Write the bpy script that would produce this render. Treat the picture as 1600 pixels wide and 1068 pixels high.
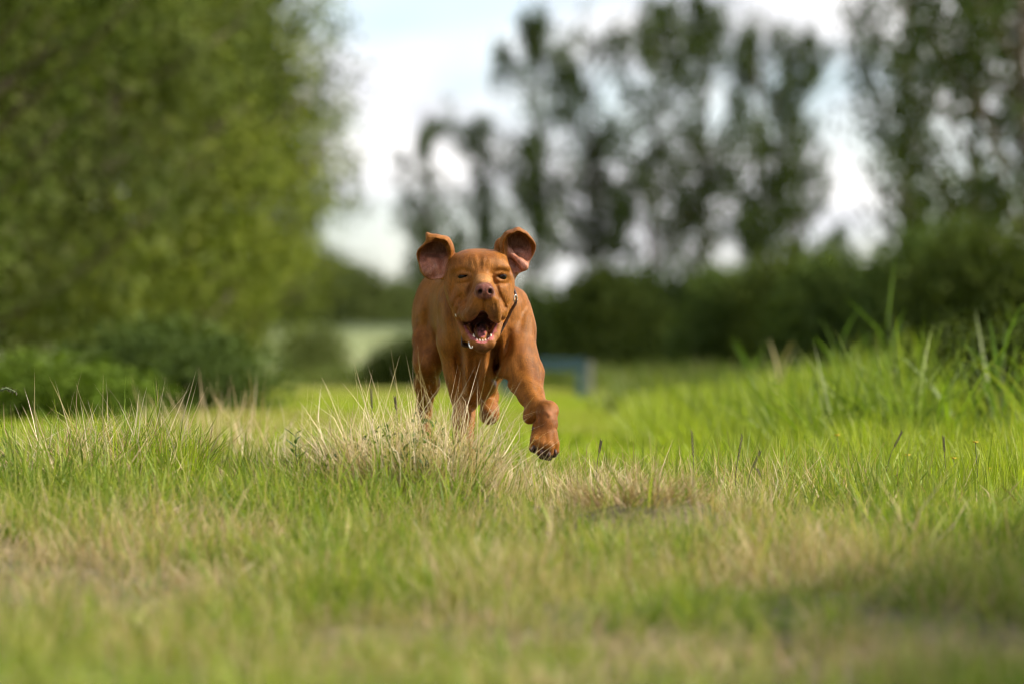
import bpy, bmesh, math, random, time
import numpy as np
from mathutils import Vector, Euler, Matrix
from mathutils.bvhtree import BVHTree

for o in list(bpy.data.objects):
    bpy.data.objects.remove(o)
scene = bpy.context.scene
COL = scene.collection
R = math.radians

# ---------------------------------------------------------------- camera
D, FPX, CAM_H, HORIZON = 7.8, 4667.0, 0.34, 580.0      # metres to the dog, focal length in photo pixels, lens height, horizon row


def P(px, py, Y=0.0):
    """A point at depth Y (metres behind the dog's face) from its place in the photograph."""
    s = (D + Y) / FPX
    return ((px - 800) * s, Y, CAM_H - (py - HORIZON) * s)


cam_data = bpy.data.cameras.new('camera')
cam = bpy.data.objects.new('camera', cam_data)
COL.objects.link(cam)
cam.location = (0, -D, CAM_H)
cam.rotation_euler = (R(90) + math.atan((HORIZON - 534) / FPX), 0, 0)
cam_data.sensor_width = 36
cam_data.lens = FPX * 36 / 1600
cam_data.clip_start = 0.05
cam_data.clip_end = 5000
cam_data.dof.use_dof = True
cam_data.dof.focus_distance = D - 0.03
cam_data.dof.aperture_fstop = 2.05
scene.camera = cam

# ---------------------------------------------------------------- sky, sun, exposure
SUN_AZ, SUN_EL = R(3), R(40)            # azimuth measured from +X (picture right) towards the camera
sun_dir = Vector((math.cos(SUN_EL) * math.cos(SUN_AZ), -math.cos(SUN_EL) * math.sin(SUN_AZ), math.sin(SUN_EL)))
world = bpy.data.worlds.new('World'); scene.world = world; world.use_nodes = True
wn, wl = world.node_tree.nodes, world.node_tree.links
bg = wn['Background']; bg.inputs['Strength'].default_value = .15
sky = wn.new('ShaderNodeTexSky'); sky.sky_type = 'NISHITA'; sky.sun_disc = False
sky.sun_elevation = SUN_EL; sky.sun_rotation = R(90) + SUN_AZ
sky.air_density = 1.0; sky.dust_density = 1.5
tcw = wn.new('ShaderNodeTexCoord')
mpw = wn.new('ShaderNodeMapping'); mpw.inputs['Scale'].default_value = (1, 1, 2.2); mpw.inputs['Location'].default_value = (.35, 0, .12)
wl.new(tcw.outputs['Generated'], mpw.inputs[0])
cn = wn.new('ShaderNodeTexNoise'); cn.inputs['Scale'].default_value = 7.0; cn.inputs['Detail'].default_value = 3; cn.inputs['Roughness'].default_value = .5
wl.new(mpw.outputs[0], cn.inputs['Vector'])
cr = wn.new('ShaderNodeMapRange'); cr.interpolation_type = 'SMOOTHSTEP'
cr.inputs['From Min'].default_value = .38; cr.inputs['From Max'].default_value = .56
cr.inputs['To Min'].default_value = .28; cr.inputs['To Max'].default_value = 1.0
wl.new(cn.outputs[0], cr.inputs[0])
cc = wn.new('ShaderNodeTexNoise'); cc.inputs['Scale'].default_value = 13.0; cc.inputs['Detail'].default_value = 2
wl.new(mpw.outputs[0], cc.inputs['Vector'])
cm = wn.new('ShaderNodeMix'); cm.data_type = 'RGBA'
cm.inputs['A'].default_value = (3.4, 3.5, 3.8, 1); cm.inputs['B'].default_value = (6.0, 5.85, 5.8, 1)
cq = wn.new('ShaderNodeMapRange'); cq.inputs['From Min'].default_value = .36; cq.inputs['From Max'].default_value = .60; wl.new(cc.outputs[0], cq.inputs[0])
wl.new(cq.outputs[0], cm.inputs['Factor'])
mx = wn.new('ShaderNodeMix'); mx.data_type = 'RGBA'
wl.new(cr.outputs[0], mx.inputs['Factor']); wl.new(sky.outputs[0], mx.inputs['A']); wl.new(cm.outputs['Result'], mx.inputs['B'])
wl.new(mx.outputs['Result'], bg.inputs['Color'])
sl = bpy.data.lights.new('sun', 'SUN'); sl.energy = 4.6; sl.angle = R(.6); sl.color = (1, .90, .70)
sun = bpy.data.objects.new('sun', sl); COL.objects.link(sun)
sun.rotation_euler = sun_dir.to_track_quat('Z', 'Y').to_euler()
scene.view_settings.view_transform = 'Standard'; scene.view_settings.look = 'None'
scene.view_settings.exposure = 0.72; scene.view_settings.gamma = 1.0; scene.view_settings.use_curve_mapping = False
scene.cycles.use_denoising = True; scene.cycles.filter_width = 1.15
scene.cycles.use_adaptive_sampling = True; scene.cycles.adaptive_threshold = .03; scene.cycles.adaptive_min_samples = 12
scene.cycles.max_bounces = 4; scene.cycles.diffuse_bounces = 2; scene.cycles.glossy_bounces = 1; scene.cycles.transmission_bounces = 3
scene.cycles.sample_clamp_indirect = 5; scene.cycles.caustics_reflective = False; scene.cycles.caustics_refractive = False
rng = np.random.default_rng(7)

# ---------------------------------------------------------------- helpers
def new_mat(name):
    m = bpy.data.materials.new(name); m.use_nodes = True
    return m, m.node_tree, m.node_tree.nodes['Principled BSDF']


def simple_mat(name, colour, rough=.6):
    m, nt, b = new_mat(name)
    n = nt.nodes.new('ShaderNodeTexNoise'); n.inputs['Scale'].default_value = 60; n.inputs['Detail'].default_value = 3
    tc = nt.nodes.new('ShaderNodeTexCoord'); nt.links.new(tc.outputs['Object'], n.inputs['Vector'])
    mx = nt.nodes.new('ShaderNodeMix'); mx.data_type = 'RGBA'
    mx.inputs['A'].default_value = (*[c * .75 for c in colour], 1); mx.inputs['B'].default_value = (*[min(c * 1.2, 1) for c in colour], 1)
    nt.links.new(n.outputs[0], mx.inputs['Factor']); nt.links.new(mx.outputs['Result'], b.inputs['Base Color'])
    b.inputs['Roughness'].default_value = rough
    return m


def mesh_np(name, verts, faces, colours=None):
    """faces: (n,3) or (n,4) int array; colours: one rgb per vertex"""
    verts = np.asarray(verts, np.float32); faces = np.asarray(faces, np.int32)
    me = bpy.data.meshes.new(name); k = faces.shape[1]
    me.vertices.add(len(verts)); me.vertices.foreach_set('co', verts.ravel())
    me.loops.add(faces.size); me.loops.foreach_set('vertex_index', faces.ravel())
    me.polygons.add(len(faces)); me.polygons.foreach_set('loop_start', np.arange(0, faces.size, k, dtype=np.int32))
    me.update(calc_edges=True)
    if colours is not None:
        a = me.attributes.new('bc', 'FLOAT_COLOR', 'POINT')
        a.data.foreach_set('color', np.concatenate([colours, np.ones((len(verts), 1))], 1).astype(np.float32).ravel())
    return me


def add(name, me, mat=None, parent=None, **props):
    if mat and not me.materials:
        me.materials.append(mat)
    o = bpy.data.objects.new(name, me); COL.objects.link(o); o.parent = parent
    for k, v in props.items():
        o[k] = v
    return o


def thing(name, label, category, loc=(0, 0, 0), group=None, rz=0):
    o = bpy.data.objects.new(name, None); COL.objects.link(o); o.location = loc; o.rotation_euler = (0, 0, rz)
    o.empty_display_size = .1; o['label'] = label; o['category'] = category
    if group:
        o['group'] = group
    return o


def leafy_mat(name, translucent=.4, rough=.55, vary=.35, spec=.25):
    """leaf and blade material: the colour sits on the blades, a little light shines through"""
    m = bpy.data.materials.new(name); m.use_nodes = True
    nt = m.node_tree; N, L = nt.nodes, nt.links; b = N['Principled BSDF']; out = N['Material Output']
    at = N.new('ShaderNodeAttribute'); at.attribute_name = 'bc'
    ti = N.new('ShaderNodeAttribute'); ti.attribute_name = 'tint'; ti.attribute_type = 'INSTANCER'
    sc = at
    hs = N.new('ShaderNodeMix'); hs.data_type = 'RGBA'; hs.blend_type = 'MIX'      # tint 0 keeps the colour, 1 dries it out
    hs.inputs['B'].default_value = (.36, .30, .15, 1)
    L.new(ti.outputs['Fac'], hs.inputs['Factor']); L.new(sc.outputs['Color'], hs.inputs['A'])
    if spec:
        L.new(hs.outputs['Result'], b.inputs['Base Color']); b.inputs['Roughness'].default_value = rough; b.inputs['Specular IOR Level'].default_value = spec
    else:
        N.remove(b); b = N.new('ShaderNodeBsdfDiffuse'); L.new(hs.outputs['Result'], b.inputs['Color'])
    tr = N.new('ShaderNodeBsdfTranslucent')
    bright = N.new('ShaderNodeMix'); bright.data_type = 'RGBA'; bright.blend_type = 'MULTIPLY'; bright.inputs['Factor'].default_value = 1
    bright.inputs['B'].default_value = (1.25, 1.35, .55, 1)
    L.new(hs.outputs['Result'], bright.inputs['A']); L.new(bright.outputs['Result'], tr.inputs['Color'])
    ms = N.new('ShaderNodeMixShader'); ms.inputs[0].default_value = translucent
    L.new(b.outputs[0], ms.inputs[1]); L.new(tr.outputs[0], ms.inputs[2]); L.new(ms.outputs[0], out.inputs['Surface'])
    return m


def blades(n, rad, h0, h1, w, lean, bend, cols, seed, segs=4, kink=0.0, disc=True, base=None, aim=None, aimk=0.0):
    """n grass blades standing in a patch -> verts, tris, colours (numpy)"""
    g = np.random.default_rng(seed)
    if base is None:
        r = rad * np.sqrt(g.random(n)); a = g.random(n) * 2 * np.pi
        base = np.stack([r * np.cos(a), r * np.sin(a), np.zeros(n)], 1)
    H = h0 + (h1 - h0) * g.random(n) ** 1.3
    az = g.random(n) * 2 * np.pi; ln = lean * np.abs(g.normal(0, 1, n)); bd = bend * g.random(n)
    d = np.stack([np.cos(az), np.sin(az)], 1) * ln[:, None]
    if aim is not None:
        d = d + np.asarray(aim)[None, :] * aimk * g.random(n)[:, None]
    if rad and base is not None:
        d = d + base[:, :2] / max(rad, 1e-6) * lean * .8
    fa = g.random(n) * np.pi; side = np.stack([np.cos(fa), np.sin(fa), np.zeros(n)], 1)
    W = w * (.6 + .8 * g.random(n)); kz = .35 + .4 * g.random(n); kd = g.normal(0, kink, (n, 2))
    vs = []
    for s in range(segs + 1):
        t = s / segs
        off = d * (t + bd[:, None] * t * t * 2) + kd * np.maximum(t - kz, 0)[:, None]
        p = base.copy(); L_ = np.sqrt(1 + (off ** 2).sum(1) / max(t, .01) ** 2)
        p[:, :2] += off * H[:, None] / L_[:, None]; p[:, 2] += t * H / L_ * (1 - .35 * bd * t * t)
        ww = W * (1 - t ** 1.6) * (.75 + .5 * min(t * 2, 1))
        if s < segs:
            vs += [p - side * ww[:, None] / 2, p + side * ww[:, None] / 2]
        else:
            vs += [p]
    k = 2 * segs + 1
    vv = np.stack(vs, 1).reshape(-1, 3)
    tri = []
    for s in range(segs - 1):
        tri += [(2 * s, 2 * s + 1, 2 * s + 3), (2 * s, 2 * s + 3, 2 * s + 2)]
    tri.append((2 * segs - 2, 2 * segs - 1, 2 * segs))
    F = (np.arange(n)[:, None, None] * k + np.array(tri)[None]).reshape(-1, 3)
    cols = np.asarray(cols, float); c = cols[g.integers(0, len(cols), n)] * (.8 + .4 * g.random(n))[:, None]
    return vv, F, np.repeat(c, k, 0)


def join(parts):
    vs, fs, cs, o = [], [], [], 0
    for v, f, c in parts:
        vs.append(v); fs.append(f + o); cs.append(c); o += len(v)
    return np.concatenate(vs), np.concatenate(fs), np.concatenate(cs)


def scatter(name, protos, pts, rz, tilt, scale, idx, tint, **props):
    """one mass of plants: small clumps stood on the given points"""
    me = bpy.data.meshes.new(name); me.vertices.add(len(pts)); me.vertices.foreach_set('co', np.asarray(pts, np.float32).ravel())
    rot = np.stack([tilt[:, 0], tilt[:, 1], rz], 1).astype(np.float32)
    for nm, ty, arr, key in (('rot', 'FLOAT_VECTOR', rot, 'vector'), ('scl', 'FLOAT', scale, 'value'), ('idx', 'INT', idx, 'value'), ('tint', 'FLOAT', tint, 'value')):
        a = me.attributes.new(nm, ty, 'POINT')
        a.data.foreach_set(key, np.asarray(arr, np.int32 if ty == 'INT' else np.float32).ravel())
    ob = add(name, me, None, None, **props)
    col = bpy.data.collections.new(name + '_clumps')
    for i, (pm, mat) in enumerate(protos):
        pm.materials.clear(); pm.materials.append(mat)
        po = bpy.data.objects.new('%s_clump_%02d' % (name, i), pm); col.objects.link(po)
    ng = bpy.data.node_groups.new(name, 'GeometryNodeTree')
    ng.interface.new_socket('Geometry', in_out='INPUT', socket_type='NodeSocketGeometry')
    ng.interface.new_socket('Geometry', in_out='OUTPUT', socket_type='NodeSocketGeometry')
    N, L = ng.nodes, ng.links
    gi, go = N.new('NodeGroupInput'), N.new('NodeGroupOutput')
    ci = N.new('GeometryNodeCollectionInfo'); ci.inputs['Collection'].default_value = col
    ci.inputs['Separate Children'].default_value = True; ci.inputs['Reset Children'].default_value = True
    ip = N.new('GeometryNodeInstanceOnPoints'); ip.inputs['Pick Instance'].default_value = True

    def attr(nm, ty):
        a = N.new('GeometryNodeInputNamedAttribute'); a.data_type = ty; a.inputs['Name'].default_value = nm
        return a.outputs['Attribute']
    L.new(gi.outputs[0], ip.inputs['Points']); L.new(ci.outputs[0], ip.inputs['Instance'])
    L.new(attr('idx', 'INT'), ip.inputs['Instance Index']); L.new(attr('scl', 'FLOAT'), ip.inputs['Scale'])
    e2r = N.new('FunctionNodeEulerToRotation'); L.new(attr('rot', 'FLOAT_VECTOR'), e2r.inputs[0]); L.new(e2r.outputs[0], ip.inputs['Rotation'])
    L.new(ip.outputs[0], go.inputs[0])
    md = ob.modifiers.new('scatter', 'NODES'); md.node_group = ng
    return ob


# ---------------------------------------------------------------- the dog
# The body is grown as one implicit surface (rounded cones and ellipsoids melted together, openings
# carved out) and meshed once, so that it is a single continuous skin.
V = Vector


class Field:
    def __init__(s, xs, ys, zs):
        s.ax = [np.asarray(a, np.float32) for a in (xs, ys, zs)]
        s.F = np.full((len(xs), len(ys), len(zs)), 0.5, np.float32)

    def window(s, lo, hi):
        sl = []
        for a, l, h in zip(s.ax, lo, hi):
            i0 = max(int(np.searchsorted(a, l)) - 1, 0)
            i1 = min(int(np.searchsorted(a, h)) + 1, len(a))
            sl.append(slice(i0, max(i1, i0 + 1)))
        X = s.ax[0][sl[0]][:, None, None]
        Y = s.ax[1][sl[1]][None, :, None]
        Z = s.ax[2][sl[2]][None, None, :]
        return tuple(sl), X, Y, Z

    def put(s, d, sl, k, mode):
        A = s.F[sl]
        if mode == 'sub':
            d = -d
            h = np.maximum(k - np.abs(A - d), 0) / k
            s.F[sl] = np.maximum(A, d) + h * h * k * 0.25
        else:
            h = np.maximum(k - np.abs(A - d), 0) / k
            s.F[sl] = np.minimum(A, d) - h * h * k * 0.25

    def ell(s, c, r, k=0.02, rot=None, mode='add'):
        c = np.array(c, float); r = np.array(r, float)
        m = r.max() + k + 0.012
        sl, X, Y, Z = s.window(c - m, c + m)
        X = X - np.float32(c[0]); Y = Y - np.float32(c[1]); Z = Z - np.float32(c[2])
        if rot is not None:
            M = np.array(Euler([math.radians(a) for a in rot]).to_matrix().transposed(), np.float32)
            X, Y, Z = (M[i, 0] * X + M[i, 1] * Y + M[i, 2] * Z for i in range(3))
        k0 = np.sqrt((X / r[0]) ** 2 + (Y / r[1]) ** 2 + (Z / r[2]) ** 2) + 1e-6
        k1 = np.sqrt((X / r[0] ** 2) ** 2 + (Y / r[1] ** 2) ** 2 + (Z / r[2] ** 2) ** 2) + 1e-6
        s.put((k0 * (k0 - 1) / k1).astype(np.float32), sl, k, mode)

    def cone(s, a, b, r1, r2, k=0.02, mode='add'):
        a = np.array(a, float); b = np.array(b, float)
        m = max(r1, r2) + k + 0.012
        sl, X, Y, Z = s.window(np.minimum(a, b) - m, np.maximum(a, b) + m)
        ab = b - a; L2 = float(ab @ ab) + 1e-12
        t = ((X - np.float32(a[0])) * np.float32(ab[0]) + (Y - np.float32(a[1])) * np.float32(ab[1])
             + (Z - np.float32(a[2])) * np.float32(ab[2])) / np.float32(L2)
        t = np.clip(t, 0, 1)
        d = np.sqrt((X - a[0] - t * ab[0]) ** 2 + (Y - a[1] - t * ab[1]) ** 2 + (Z - a[2] - t * ab[2]) ** 2)
        s.put((d - (r1 + (r2 - r1) * t)).astype(np.float32), sl, k, mode)

    def chain(s, pts, k=0.02, mode='add'):
        for (a, r1), (b, r2) in zip(pts[:-1], pts[1:]):
            s.cone(a, b, r1, r2, k, mode)

    def shell(s, verts, faces, th, k, mode='add'):
        tree = BVHTree.FromPolygons([tuple(v) for v in verts], faces)
        vs = np.array(verts); m = th + k + 0.006
        sl, X, Y, Z = s.window(vs.min(0) - m, vs.max(0) + m)
        shp = (X.shape[0], Y.shape[1], Z.shape[2])
        P = np.stack(np.broadcast_arrays(X, Y, Z), -1).reshape(-1, 3)
        out = np.full(len(P), 0.1, np.float32)
        for i, p in enumerate(P.tolist()):
            h = tree.find_nearest(p, m + 0.004)
            if h[3] is not None:
                out[i] = h[3]
        s.put(out.reshape(shp) - np.float32(th), sl, k, mode)

    def crease(s, pts, Yr, width, amp, y0, y1, end=0.35):
        """Carve (amp > 0) or raise (amp < 0) a soft line on the front of the skin."""
        p = np.array([P(a, b, Yr) for a, b in pts])[:, [0, 2]]
        m = width * 2.6
        sl, X, Y, Z = s.window((p[:, 0].min() - m, y0, p[:, 1].min() - m), (p[:, 0].max() + m, y1, p[:, 1].max() + m))
        X = X[:, :, :]; best = None; tt = None
        L = np.concatenate([[0], np.cumsum(np.linalg.norm(np.diff(p, axis=0), axis=1))]); L = L / L[-1]
        for i in range(len(p) - 1):
            a, ab = p[i], p[i + 1] - p[i]
            t = np.clip(((X - a[0]) * ab[0] + (Z - a[1]) * ab[1]) / (ab @ ab + 1e-12), 0, 1)
            d = (X - a[0] - t * ab[0]) ** 2 + (Z - a[1] - t * ab[1]) ** 2
            u = L[i] + t * (L[i + 1] - L[i])
            if best is None:
                best, tt = d, u
            else:
                tt = np.where(d < best, u, tt); best = np.minimum(d, best)
        fade = np.minimum(1, np.minimum(tt, 1 - tt) / end * 0.7 + 0.3) if end else 1.0
        yf = np.clip((y1 - Y) / 0.02, 0, 1)
        s.F[sl] += (amp * np.exp(-best / width ** 2) * fade * yf).astype(np.float32)

    def mesh(s):
        F = s.F; neg = F < 0
        nx, ny, nz = F.shape
        cnt = np.zeros((nx - 1, ny - 1, nz - 1), np.uint8)
        corners = [(i, j, k) for i in (0, 1) for j in (0, 1) for k in (0, 1)]
        for i, j, k in corners:
            cnt += neg[i:nx - 1 + i, j:ny - 1 + j, k:nz - 1 + k]
        act = (cnt > 0) & (cnt < 8)
        I, J, K = np.nonzero(act)
        idx = np.full(act.shape, -1, np.int32); idx[I, J, K] = np.arange(len(I))
        acc = np.zeros((len(I), 3)); n = np.zeros(len(I))
        for a in corners:
            for ax in range(3):
                if a[ax]:
                    continue
                b = list(a); b[ax] = 1
                fa = F[I + a[0], J + a[1], K + a[2]]; fb = F[I + b[0], J + b[1], K + b[2]]
                m = (fa < 0) != (fb < 0)
                t = np.where(m, fa / np.where(m, fa - fb, 1), 0)
                p = np.tile(np.array(a, float), (len(I), 1)); p[:, ax] = t
                acc += p * m[:, None]; n += m
        acc /= n[:, None]
        co = np.empty((len(I), 3))
        for ax, ii in enumerate((I, J, K)):
            A = s.ax[ax].astype(float)
            co[:, ax] = A[ii] + acc[:, ax] * (A[ii + 1] - A[ii])
        quads = []
        for ax in range(3):
            o = [1, 1, 1]; o[ax] = 0
            s0 = [slice(1, -1)] * 3; s0[ax] = slice(0, -1)
            s1 = [slice(1, -1)] * 3; s1[ax] = slice(1, None)
            A = neg[tuple(s0)]; B = neg[tuple(s1)]
            E = np.nonzero(A != B)
            flip = A[E]
            base = [E[q] + o[q] for q in range(3)]
            u, v = [q for q in range(3) if q != ax]
            q4 = []
            for du, dv in ((-1, -1), (0, -1), (0, 0), (-1, 0)):
                c = [base[0].copy(), base[1].copy(), base[2].copy()]
                c[u] += du; c[v] += dv
                q4.append(idx[c[0], c[1], c[2]])
            q4 = np.stack(q4, 1)
            f = flip if ax != 1 else ~flip
            q4[~f] = q4[~f][:, ::-1]
            quads.append(q4)
        return co, np.concatenate(quads)


def ear_sheet(cx, cy, Y0, rx, rz, depth, hood, side, lip=0.004):
    """A thin flap blown open into a cup that faces forward; its far end curls over like a hood."""
    vs, fs = [], []
    nt, na = 30, 64
    c = P(cx, cy, Y0)
    for i in range(nt):
        t = i / (nt - 1) * 1.6
        for j in range(na):
            a = 2 * math.pi * j / na
            up = max(0.0, math.sin(a - side * 0.45) * 0.75 + 0.25)
            hl = lip + hood * up ** 1.2
            if t <= 1:
                R_ = math.sin(t * math.pi / 2); yy = depth * (math.cos(t * math.pi / 2)) * (0.65 + 0.35 * math.sin(a) * R_)
            else:
                q = (t - 1) / 0.6
                R_ = 1 + 0.08 * math.sin(q * 2.4) * up - 0.20 * q * q * up
                yy = -hl * q
            rr = 1 + 0.05 * math.sin(2 * a + 0.6) + 0.07 * math.sin(3 * a + side) + 0.045 * math.sin(5 * a + side) + 0.02 * math.sin(9 * a)
            x = rx * R_ * rr * math.cos(a); z = rz * R_ * rr * math.sin(a)
            vs.append((c[0] + x, c[1] + yy, c[2] + z))
    for i in range(nt - 1):
        for j in range(na):
            j2 = (j + 1) % na
            fs.append((i * na + j, i * na + j2, (i + 1) * na + j2, (i + 1) * na + j))
    return vs, fs


def dog_field():
    xs = np.arange(-0.36, 0.19, 0.0021)
    ys = np.concatenate([np.arange(-0.20, 0.16, 0.0021), np.arange(0.16, 1.14, 0.0042)])
    zs = np.concatenate([np.arange(-0.02, 0.34, 0.0028), np.arange(0.34, 0.745, 0.0021)])
    f = Field(xs, ys, zs)
    # ---- trunk: deep chest, tucked-up loin, croup
    f.ell(P(752, 520, .27), (.112, .150, .145), .03)
    f.ell(P(740, 510, .43), (.100, .19, .118), .06)
    f.ell(P(716, 490, .66), (.084, .19, .088), .06)
    f.ell(P(704, 490, .86), (.092, .13, .098), .06)
    f.chain([(P(750, 456, .26), .046), (P(722, 456, .50), .048), (P(700, 454, .75), .046), (P(690, 470, .95), .040)], .06)
    f.chain([(P(690, 470, .98), .022), (P(688, 440, 1.06), .016), (P(690, 424, 1.09), .011)], .03)      # tail
    f.ell(P(753, 570, .155), (.052, .070, .078), .04)                              # prosternum
    f.cone(P(740, 606, .20), P(740, 590, .45), .042, .05, .05)                      # brisket
    f.chain([(P(749, 440, .07), .068), (P(751, 478, .17), .090), (P(755, 520, .24), .100)], .04)   # neck
    f.ell(P(799, 510, .20), (.052, .095, .098), .04, (0, 14, 0))                    # shoulders
    f.ell(P(712, 504, .22), (.048, .11, .108), .03, (0, -10, 0))
    # ---- raised foreleg (right of the picture)
    f.chain([(P(803, 520, .17), .058), (P(808, 566, .115), .051), (P(817, 594, .075), .040)], .035)
    f.chain([(P(819, 590, .085), .037), (P(829, 615, .03), .0315), (P(840, 635, -.02), .0275)], .02)
    f.cone(P(834, 603, .07), P(832, 584, .10), .018, .03, .03)
    f.ell(P(829, 648, -.012), (.020, .022, .024), .016, (0, 20, 0))               # pad behind the wrist
    f.ell(P(857, 640, -.045), (.025, .026, .023), .014)                             # wrist
    f.chain([(P(855, 642, -.045), .025), (P(854, 662, -.066), .026), (P(851, 684, -.080), .026)], .014)
    f.cone(P(843, 668, -.072), P(836, 688, -.090), .018, .014, .012)
    for a, b, c, r in (((844, 676, -.082), (838, 689, -.101), (833.5, 699, -.100), .0130),
                       ((849, 678, -.090), (847, 694, -.113), (846, 706, -.112), .0125),
                       ((857, 678, -.090), (857.5, 696, -.114), (858, 709, -.112), .0122),
                       ((864, 676, -.082), (866, 692, -.101), (867, 704, -.099), .0120)):
        f.chain([(P(*a), r), (P(*b), r * 1.06), (P(*c), r * .95)], .005)
    for a in ((838, 703, -.088), (848, 712, -.098), (857, 714, -.098), (865, 709, -.088)):  # toe pads
        f.ell(P(*a), (.0105, .011, .009), .004)
    f.ell(P(850, 703, -.075), (.024, .014, .018), .006)
    f.cone(P(839, 664, -.068), P(836, 668, -.080), .008, .006, .008)               # dew claw knuckle
    # ---- planted foreleg
    f.chain([(P(716, 535, .21), .050), (P(722, 580, .22), .040), (P(725, 618, .235), .033)], .035)
    f.chain([(P(725, 612, .235), .033), (P(725, 655, .20), .0285), (P(727, 700, .165), .0255), (P(727, 722, .160), .027),
             (P(727, 744, .150), .025)], .018)
    f.ell(P(727, 762, .115), (.033, .045, .020), .02)
    for dx in (-14, -5, 5, 14):
        f.cone(P(727 + dx * .8, 759, .095), P(727 + dx * 1.1, 765, .068), .014, .012, .005)
    # ---- hind leg on the left: thigh, shank, hock, foot
    f.ell(P(679, 496, .80), (.062, .120, .118), .05, (12, 6, 0))
    f.chain([(P(671, 535, .72), .050), (P(669, 566, .69), .037), (P(667, 600, .78), .031), (P(662, 640, .89), .022)], .03)
    f.cone(P(662, 634, .895), P(660, 628, .91), .017, .013, .015)                   # point of the hock
    f.chain([(P(663, 640, .885), .021), (P(664, 690, .85), .018), (P(664, 736, .82), .021)], .015)
    f.ell(P(664, 752, .775), (.030, .055, .020), .02)
    # ---- hind leg on the right, lifted under the belly
    f.ell(P(732, 515, .74), (.060, .12, .115), .05)
    f.chain([(P(746, 550, .64), .050), (P(756, 588, .58), .037), (P(763, 620, .66), .028)], .03)
    f.chain([(P(763, 618, .66), .026), (P(765, 640, .60), .024), (P(765, 648, .565), .026)], .015)
    f.ell(P(764, 646, .55), (.025, .038, .024), .015)
    # ---- skull
    f.ell(P(748, 431, .030), (.081, .105, .061), .02)
    f.ell(P(749, 412, .022), (.073, .090, .035), .025)
    for sx in (-1, 1):
        c = 751
        f.ell(P(c + sx * 30, 418, -.030), (.027, .026, .014), .02, (0, sx * 8, 0))          # brow
        f.ell(P(c - 2 + sx * 36.5, 449, .024), (.030, .058, .048), .03)                        # cheek
        f.ell(P(c + sx * 23, 453, -.028), (.026, .040, .026), .02)                           # below the eye
    for sx, cx in ((-1, 725), (1, 774)):
        f.ell(P(cx, 411, .035), (.034, .075, .020), .025, (0, sx * 22, 0))
    f.ell(P(785, 469, -.010), (.022, .040, .030), .02)
    f.ell(P(715, 471, -.010), (.022, .040, .030), .02)
    # ---- muzzle
    f.chain([(P(752, 441, -.045), .030), (P(755, 447, -.095), .026), (P(757, 453, -.128), .023)], .016)
    f.chain([(P(752, 464, -.04), .042), (P(755, 469, -.090), .036), (P(756, 472, -.110), .030)], .02)
    f.ell(P(757.5, 453.5, -.146), (.0270, .021, .0185), .004)                                  # nose leather
    f.ell(P(757.5, 462, -.144), (.0205, .017, .0110), .005)
    # hanging upper lips
    f.chain([(P(747, 468, -.124), .020), (P(741, 481, -.113), .019), (P(734, 492, -.094), .0155), (P(727, 498, -.070), .0100)], .012)
    f.chain([(P(768, 468, -.124), .019), (P(771, 481, -.111), .0175), (P(773, 493, -.094), .0140), (P(777, 500, -.070), .0095)], .012)
    f.cone(P(727, 484, -.06), P(721, 492, -.02), .019, .020, .02)
    f.cone(P(778, 484, -.06), P(782, 490, -.02), .016, .018, .02)
    f.cone(P(750, 490, .03), P(751, 520, .10), .058, .058, .03)                     # throat
    # ---- open mouth
    f.ell(P(751, 516, -.070), (.040, .085, .031), .006, None, 'sub')
    f.chain([(P(756, 472, -.175), .0025), (P(755, 483, -.160), .0055), (P(752, 496, -.140), .0135), (P(750, 511, -.120), .0250)], .004, 'sub')
    f.chain([(P(754.5, 490, -.13), .008), (P(752, 500, -.05), .022)], .006, 'sub')
    # lower jaw
    f.chain([(P(720, 506, -.030), .0105), (P(728, 523, -.060), .0105), (P(740, 536, -.083), .0110), (P(753, 540, -.090), .0115),
             (P(766, 536, -.083), .0110), (P(774, 523, -.060), .0105), (P(780, 506, -.030), .0100)], .008)
    f.ell(P(753, 534, -.045), (.032, .050, .020), .010, (-14, 0, 0))
    f.ell(P(754, 541, -.076), (.023, .022, .013), .010)
    f.cone(P(753, 543, -.070), P(752, 532, .03), .014, .022, .012)
    # hollow behind the lip, then the tongue
    f.chain([(P(753, 522, -.095), .0195), (P(752, 512, -.03), .030)], .006, 'sub')
    f.chain([(P(753, 530, -.076), .009), (P(753, 525, -.045), .015), (P(752, 516, -.005), .018)], .006)
    f.chain([(P(753, 524, -.098), .002), (P(753, 517, -.040), .002)], .008, 'sub')
    for sx in (-1, 1):                                                               # nostrils
        f.ell(P(757.8 + sx * 7.4, 455.2, -.165), (.0052, .015, .0062), .003, None, 'sub')
        f.chain([(P(757.8 + sx * 8.5, 458, -.164), .0028), (P(757.8 + sx * 14, 459.8, -.156), .002)], .003, 'sub')
    # eyes, half shut
    for cx, cy, o, tl in ((723, 431.5, .0035, -8), (783.5, 431.8, .0030, 6)):
        f.ell(P(cx, cy, -.066), (.0150, .024, o), .005, (0, tl, 0), 'sub')
    f.crease([(712, 434), (717, 430), (723, 428), (730, 429), (735, 433)], -.05, .0045, -.0022, -.12, .02)
    f.crease([(772, 433), (777, 428.5), (783, 427), (790, 428.5), (796, 433)], -.05, .0045, -.0022, -.12, .02)
    f.crease([(713, 437), (721, 438), (731, 437)], -.05, .0040, -.0015, -.12, .02)
    f.crease([(776, 437.5), (783, 438.5), (792, 437)], -.05, .0040, -.0015, -.12, .02)
    f.crease([(711, 441), (719, 444), (730, 442), (735, 436)], -.05, .0045, .003, -.12, .02)
    f.crease([(797, 440), (787, 444), (777, 443), (771, 436)], -.05, .0045, .003, -.12, .02)
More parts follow.
